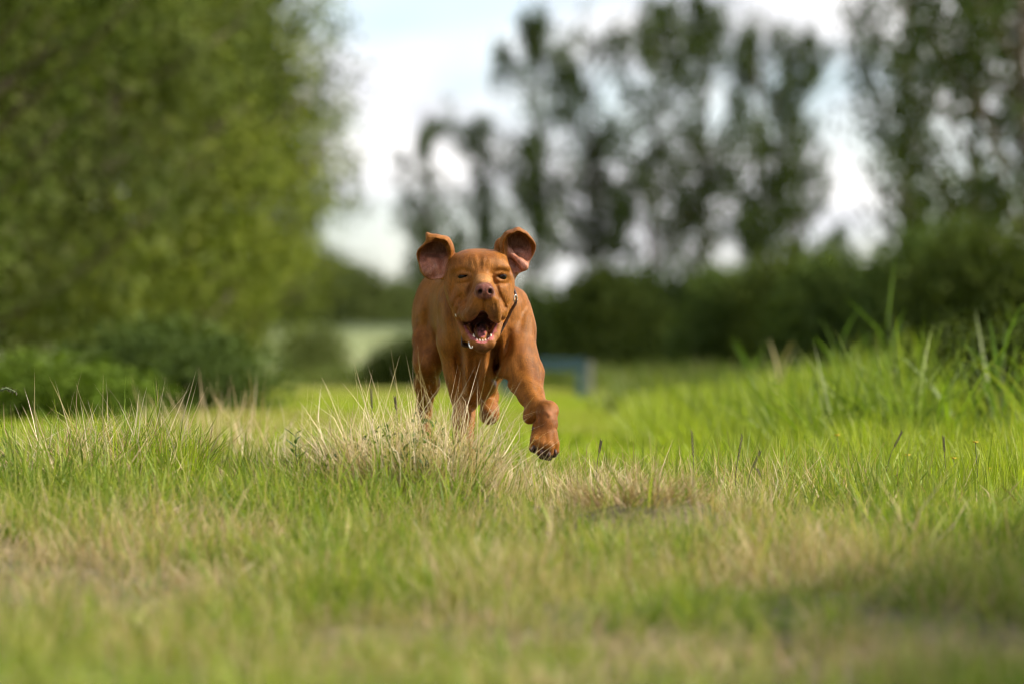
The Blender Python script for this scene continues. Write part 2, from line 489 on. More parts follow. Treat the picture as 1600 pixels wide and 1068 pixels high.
    f.crease([(710, 424), (722, 421.5), (734, 425), (739, 431)], -.05, .0055, .0024, -.12, .03)
    f.crease([(797, 424), (785, 421.5), (773, 424), (767, 430)], -.05, .0055, .0020, -.12, .03)
    # furrow and folds of the forehead
    f.crease([(748, 396), (750, 408), (751.5, 424)], -.05, .008, .0035, -.12, .06)
    f.crease([(738, 402), (741, 412), (744, 424)], -.05, .005, .0020, -.12, .06)
    f.crease([(761, 402), (759, 412), (758, 422)], -.05, .005, .0020, -.12, .06)
    f.crease([(729, 402), (733, 410), (738, 418)], -.05, .006, .0010, -.12, .06)
    # edge of the nose, philtrum
    f.crease([(741, 462), (740, 452), (745, 444), (757, 441.5), (770, 444), (775, 452), (774, 462)], -.12, .0035, .0025, -.19, -.06, 0)
    f.crease([(757.5, 462), (757, 470), (755.5, 482)], -.14, .0030, .0050, -.19, -.07, 0)
    f.crease([(757.6, 446), (757.8, 454)], -.14, .0022, .0014, -.19, -.09, 0)
    # folds of the cheeks and lips
    for pts, w_, a_ in ((((706, 486), (709, 477), (716, 471), (724, 468)), .0040, .0032), (((712, 491), (716, 483), (722, 477), (729, 471)), .0040, .0030),
                        (((708, 474), (713, 467), (721, 461)), .0035, .0030),
                        (((708, 481), (713, 474), (720, 470)), .0035, -.0030),
                        (((796, 470), (790, 476), (786, 484)), .0040, .0028), (((782, 460), (786, 470), (790, 480), (789, 488)), .0040, .0026),
                        (((790, 492), (785, 484), (782, 474)), .0035, .0018), (((768, 428), (772, 440), (777, 452), (780, 464)), .0065, .0070),
                        (((739, 428), (738, 440), (735, 452), (731, 464)), .0070, .0075), (((709, 444), (706, 456), (706, 468)), .0080, .0030),
                        (((739, 468), (733, 478), (727, 490)), .0035, .0018), (((745, 470), (739, 482), (734, 494)), .0030, .0014),
                        (((772, 470), (774, 482), (774, 494)), .0032, .0016), (((733, 466), (728, 474), (722, 482)), .0035, .0018)):
        f.crease(pts, -.07, w_, a_, -.17, .03)
    # muscle and skin lines of chest, shoulders and legs
    for pts, Yr, w_, a_, y0, y1 in (
            (((727, 548), (728, 580), (731, 612)), .1, .013, -.010, -.02, .22), (((760, 556), (758, 580), (752, 606)), .1, .012, -.009, -.02, .22),
            (((743, 556), (743, 585), (740, 615)), .1, .011, .010, -.02, .22), (((715, 545), (717, 575), (722, 608)), .12, .010, .010, -.02, .24),
            (((776, 530), (774, 560), (770, 590)), .1, .014, .013, -.02, .22), (((797, 520), (793, 548), (783, 568), (777, 574)), .1, .010, .008, -.02, .22),
            (((773, 592), (783, 597), (797, 592)), .1, .008, .009, -.02, .20), (((806, 552), (812, 578), (812, 596)), .05, .014, .0022, -.02, .14),
            (((838, 566), (840, 588), (843, 604)), .08, .008, .0028, -.02, .14), (((834, 585), (838, 606), (846, 622)), .05, .006, .0016, -.04, .10),
            (((846, 636), (845, 648), (844, 662)), -.06, .0045, .0040, -.11, -.01), (((841, 634), (852, 630), (864, 636)), -.05, .005, .0014, -.11, .01),
            (((852, 640), (858, 646), (864, 644)), -.06, .006, -.0025, -.11, -.03), (((800, 600), (812, 604), (824, 600)), .06, .009, .0010, -.02, .12),
            (((690, 470), (688, 500), (692, 530)), .2, .012, .005, .08, .32), (((822, 470), (812, 500), (810, 520)), .2, .014, .006, .08, .30),
            (((655, 500), (661, 530), (664, 560)), .75, .012, .006, .55, .95), (((672, 470), (668, 510), (672, 545)), .75, .014, .007, .55, .95)):
        f.crease(pts, Yr, w_, a_ * 1.7, y0, y1)
    # ---- ears
    f.shell(*ear_sheet(681, 402, .030, .043, .058, .040, .050, -1), .0019, .005)
    f.cone(P(703, 406, .045), P(693, 426, .045), .015, .014, .02)
    f.ell(P(702, 387, .030), (.010, .022, .016), .010, (0, -25, 0))
    f.cone(P(668, 366, .030), P(672, 372, .0), .006, .010, .012)
    f.ell(P(675, 417, .050), (.034, .036, .030), .012)
    f.ell(P(671, 424, .030), (.017, .018, .013), .012, (0, -35, 0))
    f.crease([(659, 402), (668, 409), (675, 414)], .02, .005, .006, -.03, .08)
    f.crease([(676, 414), (680, 422), (683, 430)], .02, .005, .0035, -.03, .08)
    f.crease([(661, 417), (668, 414), (675, 415)], .02, .004, .005, -.03, .08)
    f.crease([(690, 402), (689, 412), (694, 420)], .02, .006, .002, -.03, .08)
    f.shell(*ear_sheet(808, 391, .030, .041, .058, .036, .052, 1), .0019, .005)
    f.cone(P(797, 404, .045), P(801, 424, .045), .014, .014, .02)
    f.ell(P(781, 383, .050), (.014, .02, .020), .012, (0, 15, 0))
    f.cone(P(788, 374, .020), P(791, 402, .022), .008, .010, .012)
    f.ell(P(810, 407, .054), (.030, .030, .032), .012)
    f.cone(P(797, 393, .022), P(819, 416, .016), .009, .012, .012)
    f.crease([(796, 402), (804, 411), (810, 422)], .02, .005, .007, -.03, .08)
    f.crease([(800, 392), (811, 399), (824, 402)], .02, .0045, .006, -.03, .08)
    f.crease([(793, 396), (796, 412), (801, 424)], .02, .005, .005, -.03, .08)
    return f
def smooth(a, b, x):
    t = np.clip((x - a) / (b - a), 0, 1)
    return t * t * (3 - 2 * t)


def vnoise(p, sc, seed):
    """cheap smooth value noise on an (n,3) array"""
    q = p * sc; i = np.floor(q).astype(np.int64); f = q - i; f = f * f * (3 - 2 * f); out = 0
    for dx in (0, 1):
        for dy in (0, 1):
            for dz in (0, 1):
                h = (i[:, 0] + dx) * 73856093 ^ (i[:, 1] + dy) * 19349663 ^ (i[:, 2] + dz) * 83492791 ^ seed * 2654435761
                h = (h ^ (h >> 13)) * 1274126177 & 0xffffffff
                v = ((h ^ (h >> 16)) & 0xffff) / 65535.0
                out = out + v * (f[:, 0] if dx else 1 - f[:, 0]) * (f[:, 1] if dy else 1 - f[:, 1]) * (f[:, 2] if dz else 1 - f[:, 2])
    return out


def dog_colours(co, no):
    n = len(co)
    # place of each vertex in the frame of the head plane
    s = (D + co[:, 1]) / FPX
    u = 800 + co[:, 0] / s; v = HORIZON - (co[:, 2] - CAM_H) / s; y = co[:, 1]
    col = np.tile(np.array([.250, .090, .0145]), (n, 1)); wet = np.zeros(n); skin = np.zeros(n)

    def mix(c, w, wt=None, sk=None):
        nonlocal col, wet, skin
        w = np.clip(w, 0, 1); col = col * (1 - w[:, None]) + np.array(c) * w[:, None]
        if wt is not None:
            wet = wet * (1 - w) + wt * w
        if sk is not None:
            skin = skin * (1 - w) + sk * w

    def g(cu, cv, ru, rv):
        return np.exp(-((u - cu) / ru) ** 2 - ((v - cv) / rv) ** 2)
    head = y < .16
    nz = vnoise(co, 14, 1) * .6 + vnoise(co, 40, 2) * .4
    mix((.165, .050, .008), .65 * smooth(.45, .75, nz))
    mix((.31, .122, .024), .40 * smooth(.55, .30, nz))
    # bridge paled by a highlight put into its colour, paler brows, darker rims of eyes and lips
    mix((.52, .30, .14), .6 * head * g(757, 436, 13, 7) * (y < -.03))
    mix((.40, .17, .045), .5 * head * (g(757, 436, 14, 8) + g(735, 412, 14, 7) + g(772, 412, 14, 7)))
    mix((.085, .030, .012), head * .85 * (g(723, 432, 13, 3.6) + g(784, 432, 11, 2.8)) * (y < 0))
    mix((.125, .055, .026), head * .85 * (g(738, 491, 13, 12) + g(771, 490, 9, 15)) * (y < -.03))
    mix((.10, .042, .025), head * .8 * (g(729, 505, 11, 5) + g(773, 507, 6, 6)) * (y < -.03))
    # nose leather
    nose = smooth(1.12, .92, np.sqrt(((u - 757.5) / 17.8) ** 2 + ((v - 454.5) / 13.2) ** 2)) * (y < -.120)
    mix((.175, .066, .052), nose, .5, 1)
    nos = np.maximum(g(750.2, 455.3, 4.2, 4.6), g(765.4, 455.3, 4.2, 4.6)) * (y < -.10) * (y > -.161)
    mix((.025, .010, .009), nos * 1.2, .3, 1)
    # inside of the mouth
    cav = np.sqrt(((u - 752) / 28) ** 2 + ((v - 513) / 30) ** 2)
    c0 = np.array(P(752, 508, -.06)); tow = ((c0 - co) * no).sum(1) / (np.linalg.norm(c0 - co, axis=1) + 1e-9)
    jawtop = smooth(.45, .8, no[:, 2]) * smooth(512, 520, v) * (v < 538) * (np.abs(u - 752) < 25)
    ins = np.maximum(smooth(.05, .45, tow) * (cav < 1.0), jawtop) * (y < .02) * (y > -.130)
    ins = ins * smooth(480, 486, v)
    mix((.42, .125, .135), ins, .65, 1)
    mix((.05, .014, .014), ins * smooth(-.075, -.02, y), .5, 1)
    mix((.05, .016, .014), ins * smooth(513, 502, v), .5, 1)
    mix((.50, .20, .20), ins * .6 * smooth(.6, .8, vnoise(co, 160, 5)), .8, 1)
    # chin
    mix((.095, .036, .013), np.clip(g(752, 544, 17, 8) * 1.3, 0, 1) * (1 - ins) * head * .85)
    mix((.12, .045, .016), head * .6 * (g(733, 455, 6, 12) + g(779, 455, 5, 12)) * (y < -.02))  # hollows beside the muzzle, their shading put into the coat colour
    # inside of the ears
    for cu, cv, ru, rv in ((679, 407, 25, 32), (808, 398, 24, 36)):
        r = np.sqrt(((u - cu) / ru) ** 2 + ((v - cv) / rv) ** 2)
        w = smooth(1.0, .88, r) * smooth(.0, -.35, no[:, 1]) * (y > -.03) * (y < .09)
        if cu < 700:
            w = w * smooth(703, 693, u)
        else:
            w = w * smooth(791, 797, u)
        mix((.36, .145, .095), w * .95, .15, 1)
        mix((.13, .050, .022), w * smooth(.10, .45, (cv - v) / rv), .0, .6)  # upper part darkened: the shade under the hood put into the colour
        mix((.43, .21, .155), (1 - smooth(.10, .45, (cv - v) / rv)) * w * .7 * smooth(.45, .7, vnoise(co, 70, 7)), .15, 1)
    # pads and toes of the raised paw
    paw = (y < -.05) & (v > 690) & (u > 815)
    mix((.030, .018, .017), paw * smooth(.05, -.35, no[:, 2]) * smooth(696, 704, v + (u - 850) * -.25), .1, 1)
    mix((.42, .18, .085), .5 * g(860, 640, 9, 9) * (y < 0), .05, .5)
    return col, wet, skin


def dog_material():
    m, nt, b = new_mat('short_rust_coat')
    N, L = nt.nodes, nt.links
    at = N.new('ShaderNodeAttribute'); at.attribute_name = 'coat'
    aw = N.new('ShaderNodeAttribute'); aw.attribute_name = 'wet'
    tc = N.new('ShaderNodeTexCoord')
    mp = N.new('ShaderNodeMapping'); mp.inputs['Scale'].default_value = (1, 1, .32)
    L.new(tc.outputs['Object'], mp.inputs[0])
    n1 = N.new('ShaderNodeTexNoise'); n1.inputs['Scale'].default_value = 330; n1.inputs['Detail'].default_value = 3
    L.new(mp.outputs[0], n1.inputs['Vector'])
    n2 = N.new('ShaderNodeTexNoise'); n2.inputs['Scale'].default_value = 60; n2.inputs['Detail'].default_value = 4
    L.new(mp.outputs[0], n2.inputs['Vector'])
    mr = N.new('ShaderNodeMapRange'); mr.inputs['From Min'].default_value = .3; mr.inputs['From Max'].default_value = .7
    mr.inputs['To Min'].default_value = .70; mr.inputs['To Max'].default_value = 1.24
    L.new(n1.outputs[0], mr.inputs[0])
    mr2 = N.new('ShaderNodeMapRange'); mr2.inputs['From Min'].default_value = .3; mr2.inputs['From Max'].default_value = .7
    mr2.inputs['To Min'].default_value = .74; mr2.inputs['To Max'].default_value = 1.22
    L.new(n2.outputs[0], mr2.inputs[0])
    mu = N.new('ShaderNodeMath'); mu.operation = 'MULTIPLY'; L.new(mr.outputs[0], mu.inputs[0]); L.new(mr2.outputs[0], mu.inputs[1])
    vm = N.new('ShaderNodeVectorMath'); vm.operation = 'SCALE'
    L.new(at.outputs['Color'], vm.inputs[0]); L.new(mu.outputs[0], vm.inputs['Scale'])
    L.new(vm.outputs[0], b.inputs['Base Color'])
    ro = N.new('ShaderNodeMapRange'); ro.inputs['To Min'].default_value = .48; ro.inputs['To Max'].default_value = .12
    L.new(aw.outputs['Fac'], ro.inputs[0]); L.new(ro.outputs[0], b.inputs['Roughness'])
    b.inputs['Sheen Weight'].default_value = .03; b.inputs['Sheen Roughness'].default_value = .45
    b.inputs['Sheen Tint'].default_value = (1, .72, .45, 1)
    b.inputs['Specular IOR Level'].default_value = .16
    bp = N.new('ShaderNodeBump'); bp.inputs['Strength'].default_value = .8; bp.inputs['Distance'].default_value = .0016
    L.new(n1.outputs[0], bp.inputs['Height']); L.new(bp.outputs[0], b.inputs['Normal'])
    return m


def ring_loft(path, radii, seg=10, close=True):
    """tube through path points with a radius each -> verts, faces"""
    vs, fs = [], []; n = len(path); pts = [V(p) for p in path]
    for i, p in enumerate(pts):
        d = (pts[min(i + 1, n - 1)] - pts[max(i - 1, 0)]).normalized()
        a = d.orthogonal().normalized() if i == 0 else (pa - d * pa.dot(d)).normalized()
        pa = a; c = d.cross(a)
        for j in range(seg):
            t = 2 * math.pi * j / seg
            vs.append(tuple(p + (a * math.cos(t) + c * math.sin(t)) * radii[i]))
    for i in range(n - 1):
        for j in range(seg):
            j2 = (j + 1) % seg
            fs.append((i * seg + j, i * seg + j2, (i + 1) * seg + j2, (i + 1) * seg + j))
    if close:
        fs.append(tuple(range(seg))[::-1]); fs.append(tuple((n - 1) * seg + j for j in range(seg)))
    return vs, fs


def build_dog():
    co, q = dog_field().mesh()
    # keep only the one body: drop stray islands
    me = bpy.data.meshes.new('dog'); me.from_pydata(co.tolist(), [], q.tolist())
    bm = bmesh.new(); bm.from_mesh(me)
    bm.verts.ensure_lookup_table(); seen = np.zeros(len(bm.verts), bool); best = []
    for v in bm.verts:
        if seen[v.index]:
            continue
        st, isl = [v], []; seen[v.index] = True
        while st:
            a = st.pop(); isl.append(a)
            for e in a.link_edges:
                b = e.other_vert(a)
                if not seen[b.index]:
                    seen[b.index] = True; st.append(b)
        if len(isl) > len(best):
            best = isl
    keep = np.zeros(len(bm.verts), bool); keep[[v.index for v in best]] = True
    bmesh.ops.delete(bm, geom=[v for v in bm.verts if not keep[v.index]], context='VERTS')
    bmesh.ops.smooth_vert(bm, verts=bm.verts, factor=.5, use_axis_x=True, use_axis_y=True, use_axis_z=True)
    bm.to_mesh(me); bm.free(); me.shade_smooth()
    n = len(me.vertices); co = np.empty(n * 3); me.vertices.foreach_get('co', co); co = co.reshape(-1, 3)
    no = np.empty(n * 3, np.float32); me.vertex_normals.foreach_get('vector', no); no = no.reshape(-1, 3).astype(float)
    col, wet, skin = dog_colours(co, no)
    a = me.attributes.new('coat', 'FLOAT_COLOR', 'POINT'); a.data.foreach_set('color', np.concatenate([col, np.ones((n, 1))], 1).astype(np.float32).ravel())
    a = me.attributes.new('wet', 'FLOAT', 'POINT'); a.data.foreach_set('value', wet.astype(np.float32))
    dog = bpy.data.objects.new('dog', me); COL.objects.link(dog); me.materials.append(dog_material())
    dog['label'] = 'rust-brown short-haired dog running at the camera, mouth open, one forepaw raised'
    dog['category'] = 'dog'
    # the short coat: fine hairs lying along the skin
    nh = 330000; gh = np.random.default_rng(12)
    pv = np.empty(len(me.polygons) * 4, np.int32); me.polygons.foreach_get('vertices', pv); pv = pv.reshape(-1, 4)
    c4 = co[pv]; ar = np.linalg.norm(np.cross(c4[:, 2] - c4[:, 0], c4[:, 3] - c4[:, 1]), axis=1) * (1 + 1.2 * (c4[:, :, 1].mean(1) < .16))
    ok = (skin[pv].max(1) < .35); ar = ar * ok; fi = gh.choice(len(pv), nh, p=ar / ar.sum())
    w4 = gh.dirichlet((1, 1, 1, 1), nh)[:, :, None]; hp = (c4[fi] * w4).sum(1); hn = (no[pv][fi] * w4).sum(1); hn /= np.linalg.norm(hn, axis=1, keepdims=True)
    flow = np.tile([0.0, .55, -1.0], (nh, 1)); nosep = np.array(P(757, 452, -.16))
    rad = hp - nosep; hw = smooth(.16, .06, hp[:, 1])[:, None] * smooth(.36, .42, hp[:, 2])[:, None]
    flow = flow * (1 - hw) + hw * (rad / (np.linalg.norm(rad, axis=1, keepdims=True) + 1e-6) * 1.2 + np.array([0, .3, -.15])) + gh.normal(0, .15, (nh, 3))
    flow -= hn * (flow * hn).sum(1, keepdims=True); flow /= np.linalg.norm(flow, axis=1, keepdims=True) + 1e-9
    hl = (.0030 + .0025 * gh.random(nh))[:, None] * (1 - .35 * hw); sd = np.cross(flow, hn) * (.00032 + .0002 * gh.random(nh))[:, None]
    tip = hp + flow * hl + hn * hl * (.10 + .12 * gh.random(nh))[:, None]; base = hp - hn * .0006
    hv = np.stack([base - sd, base + sd, tip], 1).reshape(-1, 3)
    hc = (col[pv][fi] * w4).sum(1) * np.exp(gh.normal(0, .33, nh))[:, None]; hc[:, 1:] *= np.exp(gh.normal(0, .06, (nh, 1)))
    hc *= (.62 + .76 * vnoise(hp * np.array([1, 1, .4]), 170, 21))[:, None] * (.80 + .40 * vnoise(hp * np.array([1, 1, .5]), 60, 22))[:, None]
    hm = mesh_np('coat_hair', hv, np.arange(nh * 3).reshape(-1, 3), np.repeat(hc, 3, 0))
    m2, nt2, b2 = new_mat('coat_hair'); a2 = nt2.nodes.new('ShaderNodeAttribute'); a2.attribute_name = 'bc'; nt2.links.new(a2.outputs['Color'], b2.inputs['Base Color'])
    b2.inputs['Roughness'].default_value = .38; b2.inputs['Specular IOR Level'].default_value = .18
    add('coat_hair', hm, m2, dog, kind='stuff')
    tree = BVHTree.FromPolygons([tuple(c) for c in co], [tuple(p.vertices) for p in me.polygons])
    eye0 = V((0, -D, CAM_H))

    def front(px, py):
        d = (V(P(px, py, 0)) - eye0).normalized()
        return tree.ray_cast(eye0, d)[0]

    def part(name, vs, fs, mat, parent=dog, smooth_=True):
        m_ = bpy.data.meshes.new(name); m_.from_pydata([tuple(v) for v in vs], [], fs); m_.materials.append(mat)
        if smooth_:
            m_.shade_smooth()
        o = bpy.data.objects.new(name, m_); COL.objects.link(o); o.parent = parent
        return o
    # eyes
    me_eye = simple_mat('eye_brown', (.010, .005, .003), .10); me_eye.node_tree.nodes['Principled BSDF'].inputs['Specular IOR Level'].default_value = .25
    for cx, cy in ((723, 431.5), (783.5, 431.8)):
        h = (front(cx, cy - 9) + front(cx, cy + 9)) / 2
        c = V(P(cx, cy, h.y + .0138)); vs, fs = [], []
        for i in range(13):
            for j in range(20):
                a_, b_ = math.pi * i / 12, 2 * math.pi * j / 20
                vs.append(c + V((.0135 * math.sin(a_) * math.cos(b_), -.0125 * math.cos(a_), .0125 * math.sin(a_) * math.sin(b_))))
        for i in range(12):
            for j in range(20):
                fs.append((i * 20 + j, i * 20 + (j + 1) % 20, i * 20 + 20 + (j + 1) % 20, i * 20 + 20 + j))
        part('eye', vs, fs, me_eye)
    # claws of the raised paw
    mc = simple_mat('claw_horn', (.075, .035, .032), .3)
    for a_, b_, c_ in (((834, 696, -.111), (832, 701, -.118), (831, 706, -.116)), ((846.5, 703, -.122), (846, 708, -.127), (846, 714, -.124)),
                       ((858, 706, -.122), (858, 711, -.127), (858, 717, -.124)), ((867, 701, -.108), (868, 707, -.114), (868, 712, -.111)),
                       ((837, 665, -.078), (834, 668, -.086), (831, 672, -.088))):
        vs, fs = ring_loft([P(*a_), P(*b_), P(*c_)], [.0042, .0036, .0012], 8)
        part('claw', vs, fs, mc)
    for dx in (-15, -5.5, 5.5, 15):
        vs, fs = ring_loft([P(727 + dx, 764, .062), P(727 + dx, 766, .052), P(727 + dx, 769, .046)], [.004, .0034, .001], 8)
        part('claw', vs, fs, mc)
    # lower teeth
    mt = simple_mat('tooth_enamel', (.70, .60, .47), .18)
    for px, py, Y, h, r in ((740, 529, -.078, .013, .0036), (767, 529, -.078, .013, .0036), (745, 531, -.086, .005, .0026), (749.5, 532, -.088, .005, .0026),
                            (754, 532.5, -.089, .005, .0026), (758.5, 532, -.088, .005, .0026), (763, 531, -.086, .005, .0026)):
        b0 = V(P(px, py, Y))
        vs, fs = ring_loft([b0 - V((0, 0, .003)), b0, b0 + V((0, -.001, h * .6)), b0 + V((0, 0, h))], [r, r, r * .75, r * .2], 7)
        part('tooth', vs, fs, mt)
    # strings of drool
    md = simple_mat('drool', (.75, .75, .72), .08)
    vs, fs = ring_loft([P(732.5, 534, -.088), P(733, 539, -.094), P(735, 543.5, -.097), P(737.5, 543, -.098), P(738, 540, -.097)],
                       [.0012, .0020, .0016, .0014, .0008], 7)
    part('drool', vs, fs, md)
    h = front(711, 492)
    if h:
        vs, fs = ring_loft([h + V((0, -.001, .005)), h + V((.002, -.003, 0)), h + V((.004, -.002, -.006))], [.001, .0024, .001], 7)
        part('drool', vs, fs, md)
    # collar: a leather strap hanging loose round the neck
    cp = [(752, 536, .035), (738, 538, .030), (723, 535, .018), (723, 512, .045), (714, 470, .085), (725, 436, .150), (750, 428, .175), (785, 432, .150),
          (806, 464, .062), (797, 487, .030), (784, 512, .010), (770, 532, .014)]
    pts = [V(P(*p)) for p in cp]; n = len(pts); sm = []
    for i in range(n):
        p0, p1, p2, p3 = (pts[(i + k) % n] for k in (-1, 0, 1, 2))
        for t in (0, .2, .4, .6, .8):
            sm.append(.5 * (2 * p1 + (p2 - p0) * t + (2 * p0 - 5 * p1 + 4 * p2 - p3) * t * t + (3 * p1 - p0 - 3 * p2 + p3) * t ** 3))
    cen = sum(sm, V()) / len(sm); axis = V((0, .86, .45)).normalized(); vs, fs = [], []
    M = len(sm)
    for p in sm:
        r = (p - cen); r = (r - axis * r.dot(axis)).normalized()
        for a_, b_ in ((-.5, -.5), (.5, -.5), (.5, .5), (-.5, .5)):
            vs.append(p + axis * .022 * a_ + r * .0042 * (b_ + .5))
    for i in range(M):
        for j in range(4):
            j2 = (j + 1) % 4; i2 = (i + 1) % M
            fs.append((i * 4 + j, i2 * 4 + j, i2 * 4 + j2, i * 4 + j2))
    collar = part('collar', vs, fs, simple_mat('brown_leather', (.060, .030, .020), .42), dog, False)
    collar['label'] = 'dark leather collar hanging loose round the neck'
    b0 = V(P(805.5, 467, .045)); vs, fs = [], []
    loop = [b0 + V((.004 * math.cos(t), .011 * math.cos(t) * .4, .010 * math.sin(t))) for t in np.linspace(0, 2 * math.pi, 17)]
    vs, fs = ring_loft(loop, [.0019] * 17, 6)
    mm = simple_mat('steel', (.75, .73, .68), .22); mm.node_tree.nodes['Principled BSDF'].inputs['Metallic'].default_value = 1
    part('buckle', vs, fs, mm, collar)
    return dog
# ---------------------------------------------------------------- ground
def vn2(x, y, sc, seed):
    x = np.asarray(x, float); y = np.asarray(y, float)
    return vnoise(np.stack([x.ravel(), y.ravel(), np.zeros(x.size)], 1), sc, seed).reshape(x.shape)


HUMPS = [(-.27, -.40, .30, .24, .078), (-1.02, -.10, .36, .30, .085), (.33, -1.02, .22, .18, .075), (.75, -.35, .5, .5, -.02), (1.2, .3, .8, .9, -.035),
         (-.55, -1.0, .5, .5, -.02), (-.62, 1.9, .5, .6, .05)]


def gz(x, y):
    x = np.asarray(x, float); y = np.asarray(y, float)
    z = (vn2(x, y, 1.6, 11) - .5) * .05 + (vn2(x, y, 5, 12) - .5) * .025
    z = z * np.clip(1.3 - np.abs(y) / 60, .2, 1)
    for hx, hy, rx, ry, h in HUMPS:
        z = z + h * np.exp(-((x - hx) / rx) ** 2 - ((y - hy) / ry) ** 2)
    dip = np.maximum(-y - .55, 0); z = z - .052 * dip * dip / (dip + .5)
    bank = np.clip((y - 92) / 48, 0, 1); z = z + 2.7 * bank * bank * (3 - 2 * bank)
    z = z + .25 * np.clip((y - 25) / 60, 0, 1) * (vn2(x, y, .05, 13) - .5)
    return z


def gz1(x, y):
    return float(gz(np.array([x]), np.array([y]))[0])


def build_ground():
    ys = np.concatenate([np.arange(-9, 4, .09), np.arange(4, 14, .3), np.arange(14, 60, 2), np.arange(60, 180, 5), np.array([200, 260, 400, 700, 1500, 3500])])
    xs = np.concatenate([-np.array([3000, 1200, 500, 250, 120, 60, 40, 28, 20, 15, 11, 8, 6, 5, 4.2, 3.6]), np.arange(-3, 3.01, .09),
                         np.array([3.6, 4.2, 5, 6, 8, 11, 15, 20, 28, 40, 60, 120, 250, 500, 1200, 3000])])
    X, Y = np.meshgrid(xs, ys); Z = gz(X, Y)
    nx, ny = len(xs), len(ys)
    i = np.arange(ny - 1)[:, None] * nx + np.arange(nx - 1)[None]
    F = np.stack([i, i + 1, i + nx + 1, i + nx], -1).reshape(-1, 4)
    me = mesh_np('ground', np.stack([X, Y, Z], -1).reshape(-1, 3), F); me.shade_smooth()
    m, nt, b = new_mat('meadow_soil'); N, L = nt.nodes, nt.links
    tc = N.new('ShaderNodeTexCoord')

    def noise(s, d=5):
        n = N.new('ShaderNodeTexNoise'); n.inputs['Scale'].default_value = s; n.inputs['Detail'].default_value = d
        L.new(tc.outputs['Object'], n.inputs['Vector']); return n
    n1, n2, n3 = noise(2.2), noise(40), noise(.33, 3)
    r1 = N.new('ShaderNodeValToRGB'); e = r1.color_ramp.elements
    e[0].position = .35; e[0].color = (.06, .05, .025, 1); e[1].position = .65; e[1].color = (.14, .12, .055, 1)
    L.new(n1.outputs[0], r1.inputs[0])
    r2 = N.new('ShaderNodeValToRGB'); e = r2.color_ramp.elements
    e[0].position = .3; e[0].color = (.23, .27, .032, 1); e[1].position = .7; e[1].color = (.32, .34, .055, 1)
    L.new(n2.outputs[0], r2.inputs[0])
    r3 = N.new('ShaderNodeValToRGB'); e = r3.color_ramp.elements          # hay-coloured field on the far bank
    e[0].position = .40; e[0].color = (.13, .17, .05, 1); e[1].position = .60; e[1].color = (.235, .25, .115, 1)
    L.new(n3.outputs[0], r3.inputs[0])
    sx = N.new('ShaderNodeSeparateXYZ'); L.new(tc.outputs['Object'], sx.inputs[0])

    def span(a, b_):
        r = N.new('ShaderNodeMapRange'); r.inputs['From Min'].default_value = a; r.inputs['From Max'].default_value = b_; r.interpolation_type = 'SMOOTHSTEP'
        L.new(sx.outputs['Y'], r.inputs[0]); return r.outputs[0]
    m1 = N.new('ShaderNodeMix'); m1.data_type = 'RGBA'; L.new(span(.5, 3.5), m1.inputs['Factor']); L.new(r1.outputs[0], m1.inputs['A']); L.new(r2.outputs[0], m1.inputs['B'])
    m2 = N.new('ShaderNodeMix'); m2.data_type = 'RGBA'; L.new(span(82, 96), m2.inputs['Factor']); L.new(m1.outputs['Result'], m2.inputs['A']); L.new(r3.outputs[0], m2.inputs['B'])
    m3 = N.new('ShaderNodeMix'); m3.data_type = 'RGBA'; L.new(span(112, 126), m3.inputs['Factor']); L.new(m2.outputs['Result'], m3.inputs['A']); m3.inputs['B'].default_value = (.13, .165, .055, 1)
    L.new(m3.outputs['Result'], b.inputs['Base Color']); b.inputs['Roughness'].default_value = .9
    bp = N.new('ShaderNodeBump'); bp.inputs['Strength'].default_value = .6; bp.inputs['Distance'].default_value = .03
    L.new(n2.outputs[0], bp.inputs['Height']); L.new(bp.outputs[0], b.inputs['Normal'])
    add('ground', me, m, None, kind='structure', label='meadow ground rising to a pale far bank')


build_ground()

# ---------------------------------------------------------------- trees and shrubs
BARK = simple_mat('bark', (.085, .065, .048), .9)
LEAF = leafy_mat('tree_leaves', .20, .5, .25, 0)
LEAF_DARK = leafy_mat('hedge_leaves', .18, .5, .25, 0)


def leaf_mesh(name, centres, spread, per, leaf, cols, seed, flat=.0, streak=1.0):
    """leaf-shaped faces spread in clumps"""
    g = np.random.default_rng(seed); c = np.repeat(np.asarray(centres, float), per, 0); n = len(c)
    off = g.normal(0, 1, (n, 3)); rr = np.linalg.norm(off, axis=1, keepdims=True); off = off / rr * np.minimum(rr, 2.0) * .6
    sp = np.repeat(np.asarray(spread, float).reshape(-1), per) if np.ndim(spread) else np.full(n, spread)
    off = off * sp[:, None]; off[:, 2] *= streak
    p = c + off
    a = g.normal(0, 1, (n, 3)); a[:, 2] -= .5; a /= np.linalg.norm(a, axis=1, keepdims=True)
    b = np.cross(a, g.normal(0, 1, (n, 3))); b /= np.linalg.norm(b, axis=1, keepdims=True) + 1e-9
    L_ = leaf * (.6 + .8 * g.random(n))[:, None]
    v = np.stack([p - a * L_ * .5, p + b * L_ * .30 - a * L_ * .05, p + a * L_ * .5, p - b * L_ * .30 - a * L_ * .05], 1).reshape(-1, 3)
    F = np.arange(4 * n).reshape(-1, 4)
    cols = np.asarray(cols, float); ci = np.repeat(g.integers(0, len(cols), len(centres)), per)
    mixc = cols[ci] * .65 + cols[g.integers(0, len(cols), n)] * .35
    mixc = mixc * (.75 + .5 * g.random(n))[:, None]
    return mesh_np(name, v, F, np.repeat(mixc, 4, 0))


